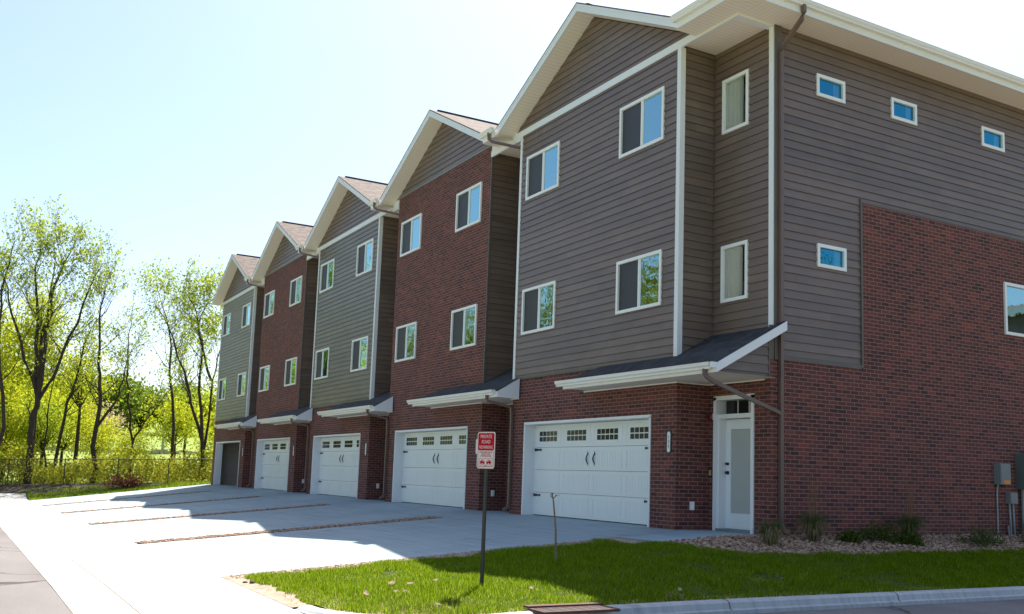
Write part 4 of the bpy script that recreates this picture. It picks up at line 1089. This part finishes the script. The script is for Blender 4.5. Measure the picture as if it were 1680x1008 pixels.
# field features beyond
fs = thing('stone_wall', 'low grey stone wall crossing the field beyond the fence', 'wall', (-100, 5, zg(-100, 5)-.05))
w_ = MB(); rs = random.Random(2)
for k in range(90):
    y = -14+k*.42; z = .0; w_.box(rs.uniform(-.3, -.2), y, z, rs.uniform(.2, .3), y+.36, z+rs.uniform(.35, .6))
w_.build('stones', M['rock'], fs)
lp = thing('utility_pole', 'pale pole standing in the field seen between the trees', 'pole', (-100, 6.8, zg(-100, 6.8)-.05)); m = MB(); m.tube([(0, 0, -.2), (0, 0, 6.3)], [.16, .11], 8); m.build('shaft', M['conduit'], lp); m = MB(); m.box(-.05, -.8, 5.8, .05, .8, 5.95); m.build('crossarm', M['conduit'], lp)
fh = thing('farmhouse', 'small grey house glimpsed between the trees at far left', 'house', (-110, -6.5, 3.9))
m = MB(); m.box(-4, -2.6, -1.5, 4, 2.6, 2.2); m.build('wall', M['conduit'], fh)
m = MB(); m.prism([(4.3, -3, 2.2), (4.3, 3, 2.2), (4.3, 0, 3.6)], (-8.6, 0, 0)); m.build('roof', M['metalgrey'], fh)
for y in (-1.4, .2, 1.5):
    m = MB(); m.box(4.0, y-.4, .2, 4.06, y+.4, 1.5); m.build('window', M['white'], fh); 
# far woodland: two bush meshes copied
protos = [bush('far_tree', 'hazy green tree on the distant rise', 'tree', -205, 4, 6, 4.5, 4.8, 4.5, 3400, .42, M['green'], 51, 'trees on the distant rise', trunk_h=2.0, tr=.35),
          bush('far_tree', 'hazy green tree on the distant rise', 'tree', -200, 14, 6, 4.0, 4.2, 3.8, 2600, .42, M['spring'], 52, 'trees on the distant rise', trunk_h=1.5, tr=.3)]
def copy_tree(o, loc, s, rz, label=None, group=None):
    c = o.copy(); C.objects.link(c); c.location = loc; c.scale = (s, s, s); c.rotation_euler = (0, 0, rz)
    if label: c['label'] = label
    if group: c['group'] = group
    for ch in o.children:
        d = ch.copy(); C.objects.link(d); d.parent = c
    return c
rs = random.Random(17)
for k in range(34):
    x = rs.uniform(-235, -185); y = -42+k*3.1+rs.uniform(-1.5, 1.5); s = rs.uniform(.7, 1.15)
    if rs.random() < .15: s *= 1.25
    copy_tree(protos[k % 2], (x, y, zg(x, y)-.5), s, rs.uniform(0, 6.2))
for k in range(10):
    x = rs.uniform(-92, -78); y = -24+k*1.9+rs.uniform(-.5, .5)
    if y > -8: y -= 14
    copy_tree(protos[k % 2], (x, y, zg(x, y)-.5), rs.uniform(.4, .65), rs.uniform(0, 6.2), 'leafy tree massed behind the leftmost trunks', 'leafy trees massed at far left')
# trees across the street, seen mirrored in the windows
tp_ = bush('street_tree', 'leafy yellow-green tree across the street mirrored in the windows', 'tree', -26, -36, -1, 4.6, 4.6, 5.2, 5600, .15, M['yellow'], 61, 'trees across the street', trunk_h=3.4, tr=.3)
for k, (x, y, s) in enumerate([(-34, -33, .9), (-43, -37, 1.1), (-52, -33, .95), (-61, -38, 1.15), (-72, -35, 1.), (-84, -39, 1.1), (-97, -37, 1.2), (-18, -33, .85), (-110, -44, 1.1), (-60, -46, 1.2), (-40, -46, 1.2), (31.4, 35, .80)]):  # last copy is added, standing in for a dark roof mirrored in the side window
    copy_tree(tp_, (x, y, -1), s*1.42, k*1.3)
# neighbouring townhouse mirrored in the side windows
nb = thing('townhouse', 'neighbouring brown townhouse mirrored in the side windows', 'townhouse', (20, 40, -.7))
m = MB(); wall_panel(m, lambda u, o, z: (u, -7-o, z), -9, 9, 0, 10.7, (), True); wall_panel(m, lambda u, o, z: (-9-o, u, z), -7, 7, 0, 10.7, (), True)
m.face([(9, -7, 0), (9, 7, 0), (9, 7, 10.7), (9, -7, 10.7)]); m.face([(9, 7, 0), (-9, 7, 0), (-9, 7, 10.7), (9, 7, 10.7)]); m.build('wall', M['siding'], nb)
m = MB(); 
for q in ([(-10.7, -7.6, 10.7), (10.7, -7.6, 10.7), (3, 0, 12.5), (-3, 0, 12.5)], [(-10.7, 7.6, 10.7), (-10.7, -7.6, 10.7), (-3, 0, 12.5)], [(10.7, -7.6, 10.7), (10.7, 7.6, 10.7), (3, 0, 12.5)], [(10.7, 7.6, 10.7), (-10.7, 7.6, 10.7), (-3, 0, 12.5), (3, 0, 12.5)]): m.face(q)
m.build('roof', M['shingle'], nb)
m = MB(); m.box(-9.65, -7.65, 10.4, 9.65, -7.45, 10.72); m.box(-9.65, -7.44, 10.4, -9.45, 7.6, 10.72); m.build('fascia', M['white'], nb)

# ------------------------------------------------------------ bed plants
def ograss(label, x, y, hgt, n, seed, plume=0, dry=.35, group='ornamental grasses along the side wall'):
    z = zg(x, y); t = thing('ornamental_grass', label, 'grass clump', (x, y, z), group=group); g = np.random.default_rng(seed)
    def blades(n, hh, w, sp, droop):
        V = []
        for k in range(n):
            a = g.uniform(0, 6.28); r = g.uniform(0, .07); L = hh*g.uniform(.6, 1.1); o = sp*g.uniform(.2, 1)
            p0 = np.array([math.cos(a)*r, math.sin(a)*r, 0]); dr = np.array([math.cos(a), math.sin(a), 0]); sd_ = np.array([-math.sin(a), math.cos(a), 0])*w
            pts = [p0, p0+dr*o*.35+[0, 0, L*.6], p0+dr*o*.8+[0, 0, L*.92], p0+dr*o*(1.25)+[0, 0, L*(1-droop*g.uniform(.3, 1))]]
            ws = [1, .9, .6, .1]
            for i in range(3): V.append([pts[i]-sd_*ws[i], pts[i]+sd_*ws[i], pts[i+1]+sd_*ws[i+1], pts[i+1]-sd_*ws[i+1]])
        return V
    quads_obj('green_blades', blades(int(n*(1-dry)), hgt, .004, hgt*.75, .35), M['clump'], t)
    quads_obj('dry_blades', blades(int(n*dry), hgt*.75, .005, hgt*.75, .9), M['drygrass'], t)
    if plume:
        quads_obj('plumes', blades(plume, hgt*2.2, .004, hgt*.35, .0), M['plume'], t)
ograss('small fountain grass clump with pale dry skirt beside the entry door', 1.03-.25, -.80, .44, 520, 1, 0, .5)
ograss('fountain grass clump with tan plumes right of the corner downspout', .52, .45, .52, 560, 2, 26, .35)
ograss('darker fountain grass clump with thin plumes between the low shrubs', .45, 3.05, .50, 520, 3, 30, .2)
ograss('grass clump beneath the grey meter boxes at the right edge', .55, 6.75, .42, 420, 4, 0, .25)
def lowshrub(label, x, y, rx, ry, rz_, seed, mat='juniper'):
    bush('low_shrub', label, 'shrub', x, y, zg(x, y), rx, ry, rz_, 1800, .022, M[mat], seed, 'low shrubs in the gravel bed', tr=.03)
lowshrub('tiny dark shrub left of the spreading one in the gravel bed', .62, 1.25, .20, .22, .20, 71)
lowshrub('spreading olive shrub left of the middle grass clump', .55, 2.05, .36, .52, .32, 72)
lowshrub('small round shrub touching the front of the middle grass clump', .80, 2.60, .26, .30, .20, 73)
lowshrub('wide light green shrub under the brick wall left of the boxes', .85, 4.55, .42, .62, .30, 74, 'clump')
lowshrub('low shrub below the boxes at the right photo edge', .95, 6.25, .30, .42, .24, 75, 'clump')

# sapling stick on the lawn
sp = thing('sapling', 'thin bare sapling stuck in the shaded lawn before the garage', 'sapling', (1.11, -5.22, zg(1.11, -5.22)))
m = MB(); m.tube([(0, 0, -.05), (-.02, -.01, .5), (-.07, -.03, .9), (-.10, -.04, 1.02)], [.017, .014, .011, .009], 6); st_ = m.build('stem', M['twig'], sp)
m = MB(); m.tube([(-.085, -.035, .94), (-.15, -.04, .99)], .006, 4); m.tube([(-.09, -.035, .93), (-.02, .0, .99)], .006, 4); m.build('twig', M['twig'], sp)
leaves('leaves', [(-.03, 0, .99), (-.10, -.04, 1.02)], .015, 4, .022, M['green'], sp, seed=3)

# ------------------------------------------------------------ sign
def rounded(w, hh, r, y, n=5):
    out = []
    for cx_, cz_, a0 in ((w/2-r, hh/2-r, 0), (-w/2+r, hh/2-r, 90), (-w/2+r, -hh/2+r, 180), (w/2-r, -hh/2+r, 270)):
        for k in range(n+1):
            a = R(a0+90*k/n); out.append((cx_+r*math.cos(a), y, cz_+r*math.sin(a)))
    return out
sx_, sy_ = 2.27, -7.01; sz_ = zg(sx_, sy_)
sg = thing('parking_sign', 'red and white private road no parking sign on a dark post in the lawn', 'sign', (sx_, sy_, sz_), R(19))
m = MB()
m.box(-.022, 0, -.4, .022, .005, 1.90); m.box(-.022, .005, -.4, -.016, .024, 1.90); m.box(.016, .005, -.4, .022, .024, 1.90)
m.build('post', M['pole'], sg)
SZ = 1.70; w_, hh = .305, .457
m = MB(); m.prism([(p[0], -.004, p[2]+SZ) for p in rounded(w_, hh, .035, 0)], (0, .003, 0)); pnl = m.build('panel', M['signwhite'], sg)
def plate(x0, x1, z0, z1, mat, name, y=-.006, r=0):
    m = MB()
    if r: m.prism([(p[0]+(x0+x1)/2, y, p[2]+SZ+(z0+z1)/2) for p in rounded(x1-x0, z1-z0, r, 0)], (0, .0015, 0))
    else: m.box(x0, y, SZ+z0, x1, y+.0015, SZ+z1)
    return m.build(name, mat, pnl)
plate(-.138, .138, -.004, .214, M['red'], 'red_field', r=.022)
tm = lambda x, z: Matrix.Translation((x, -.0068, SZ+z)) @ Matrix.Rotation(R(90), 4, 'X')
for txt, z, s, sx in (('PRIVATE', .168, .062, .86), ('ROAD', .103, .062, .86), ('NO PARKING', .036, .058, .66)):
    text_mesh(txt, s, M['signwhite'], 'lettering', pnl, tm(0, z), .0006, sx=sx)
m = MB()                                                   # thin red outlines on the white half
for (a, c, e, g_) in ((-.136, -.132, -.206, -.012), (.132, .136, -.206, -.012), (-.132, .132, -.206, -.200), (-.112, .112, -.104, -.101), (-.112, .112, -.186, -.183), (-.112, -.109, -.183, -.104), (.109, .112, -.183, -.104)):
    m.box(a, -.006, SZ+e, c, -.0045, SZ+g_)
m.build('outline', M['red'], pnl)
for txt, z, s in (('UNAUTHORIZED VEHICLES', -.026, .020), ('WILL BE TOWED', -.050, .022), ('AT OWNER EXPENSE', -.074, .022)):
    text_mesh(txt, s, M['red'], 'small_lettering', pnl, tm(0, z), .0005, sx=.9)
for s_ in (-1, 1):                                          # tow truck pictograms
    m = MB(); u = s_*.056; q = lambda pts: m.prism([(u+s_*a*.9, -.006, SZ-.145+b_) for a, b_ in pts], (0, .0015, 0))
    q([(-.045, -.020), (.040, -.020), (.044, .000), (.020, .018), (.0, .018), (-.006, .002), (-.045, .004)])
    q([(-.040, .006), (-.036, .002), (.004, .024), (.002, .030)])
    for a in (-.028, .022):
        m.prism([(u+s_*a*.9+.010*math.cos(t*.785), -.006, SZ-.167+.010*math.sin(t*.785)) for t in range(8)], (0, .0015, 0))
    m.build('tow_truck_symbol', M['red'], pnl)
for z in (.205, -.195):
    m = MB(); m.tube([(0, -.012, SZ+z), (0, .0, SZ+z)], .008, 6); m.build('bolt', M['metalgrey'], pnl)

# ------------------------------------------------------------ litter on the lawn, drain
def curled(label, x, y, s, seed, mat='deadleaf'):
    rs = random.Random(seed); z = zg(x, y)+.05
    m = MB(); n = 5; rz = rs.uniform(0, 6.28)
    grid = [[None]*(n+1) for _ in range(n+1)]
    for i in range(n+1):
        for j in range(n+1):
            u, v = i/n*2-1, j/n*2-1; wv = max(.08, math.sqrt(max(0, 1-u*u)))*.8
            xx, yy = u*s, v*wv*s*.8; zz = (v*v*.45+.25*u*u+.12*math.sin(5*u+seed))*s
            grid[i][j] = (xx*math.cos(rz)-yy*math.sin(rz), xx*math.sin(rz)+yy*math.cos(rz), zz)
    for i in range(n):
        for j in range(n): m.face([grid[i][j], grid[i+1][j], grid[i+1][j+1], grid[i][j+1]])
    o = m.build('dead_leaf', M[mat], loc=(x, y, z), smooth=True); o.rotation_euler = (rs.uniform(-.4, .4), rs.uniform(-.4, .4), 0)
    props(o, label, 'leaf', 'dead leaves on the sunny lawn')
for lb, x, y, s in [('pale cupped dead leaf nearest the dirt edge of the lawn', 2.06, -8.42, .055), ('large pale curled dead leaf left in the lawn cluster', 1.49, -7.87, .06),
                    ('flat round beige dead leaf right in the lawn cluster', 1.66, -7.68, .05), ('small brown dead leaf in front of the leaf pair', 2.13, -8.07, .04), ('small pale dead leaf beside the brown one', 2.21, -7.98, .045),
                    ('brown dead leaf left of the sign post', 1.62, -7.31, .045), ('pale dead leaf right of the sign post at the shadow edge', 2.79, -6.58, .045), ('single dead leaf in the shaded lawn near the curb', 3.3, -4.73, .04)]:
    curled(lb, x, y, s, int(x*100))
def rock(label, x, y, s, seed, mat='rock', group='stones at the lawn corner'):
    v, f = ico(); rs = random.Random(seed); m = MB()
    vv = [Vector(p)*s*rs.uniform(.75, 1.2) for p in v]
    vv = [Vector((p.x*1.3, p.y, p.z*.6)) for p in vv]
    for t in f: m.face([vv[k] for k in t])
    props(m.build('stone', M[mat], loc=(x, y, zg(x, y)+s*.25)), label, 'stone', group)
rock('dark clod on the dirt strip, the left of two', -.42, -9.20, .035, 1, 'bark'); rock('dark clod on the dirt strip, the right of two', -.30, -9.14, .045, 2, 'bark')
rock('pale broken stone at the bare corner of the lawn', 3.05, -7.95, .07, 3); rock('small pale stone right of the broken one at the lawn corner', 3.22, -7.88, .05, 4)
n = 2600; X = rng.normal(3.05, .16, n); Y = rng.normal(-7.95, .22, n); ok = (X-2.14)**2+(Y+7.6)**2 < 1.5**2; X, Y = X[ok], Y[ok]; n = len(X)
Z = np.array([zg(x, y) for x, y in zip(X, Y)])+.01; a = rng.uniform(0, 6.28, n); L = rng.uniform(.03, .09, n); Wd = .0035; up = rng.uniform(0, .05, n)
V = np.zeros((n, 3, 3), np.float32); V[:, 0] = np.stack([X-np.sin(a)*Wd, Y+np.cos(a)*Wd, Z], 1); V[:, 1] = np.stack([X+np.sin(a)*Wd, Y-np.cos(a)*Wd, Z], 1); V[:, 2] = np.stack([X+np.cos(a)*L, Y+np.sin(a)*L, Z+up], 1)
props(quads_obj('straw', V, M['drygrass'], nv=3), 'heap of pale straw at the bare corner of the lawn', kind='stuff')
wd = thing('weed', 'pale dried weed tuft leaning over the curb', 'weed', (3.52, -4.97, zg(3.5, -4.97)))
g = np.random.default_rng(5); leaves('leaves', g.normal(0, .05, (14, 3))*[1, 1.4, .5]+[0, 0, .05], .02, 5, .018, M['drygrass'], wd, seed=8)
# storm drain inlet in the curb
dr = thing('storm_drain', 'rusty iron storm drain grate set in the curb at the corner', 'drain', (3.62, -6.62, zg(3.6, -6.6)+.030))
m = MB(); m.box(.02, -.50, -.03, .36, -.46, .0); m.box(.02, .46, -.03, .36, .50, .0); m.box(.02, -.46, -.03, .06, .46, .0); m.box(.32, -.46, -.03, .36, .46, .0); m.build('frame', M['rust'], dr)
for k in range(7):
    m = MB(); y = -.40+k*.133; m.box(.06, y-.018, -.028, .32, y+.018, -.002); m.build('bar', M['rust'], dr)
m = MB(); m.box(-.10, -.50, .0, .02, .50, .02); m.build('curb_plate', M['rust'], dr)
m = MB(); m.face([(.06, -.46, -.003), (.32, -.46, -.003), (.32, .46, -.003), (.06, .46, -.003)]); m.build('pit_shade', M['dark'], dr)  # flat dark sheet between the bars, its colour stands for the hole's shade
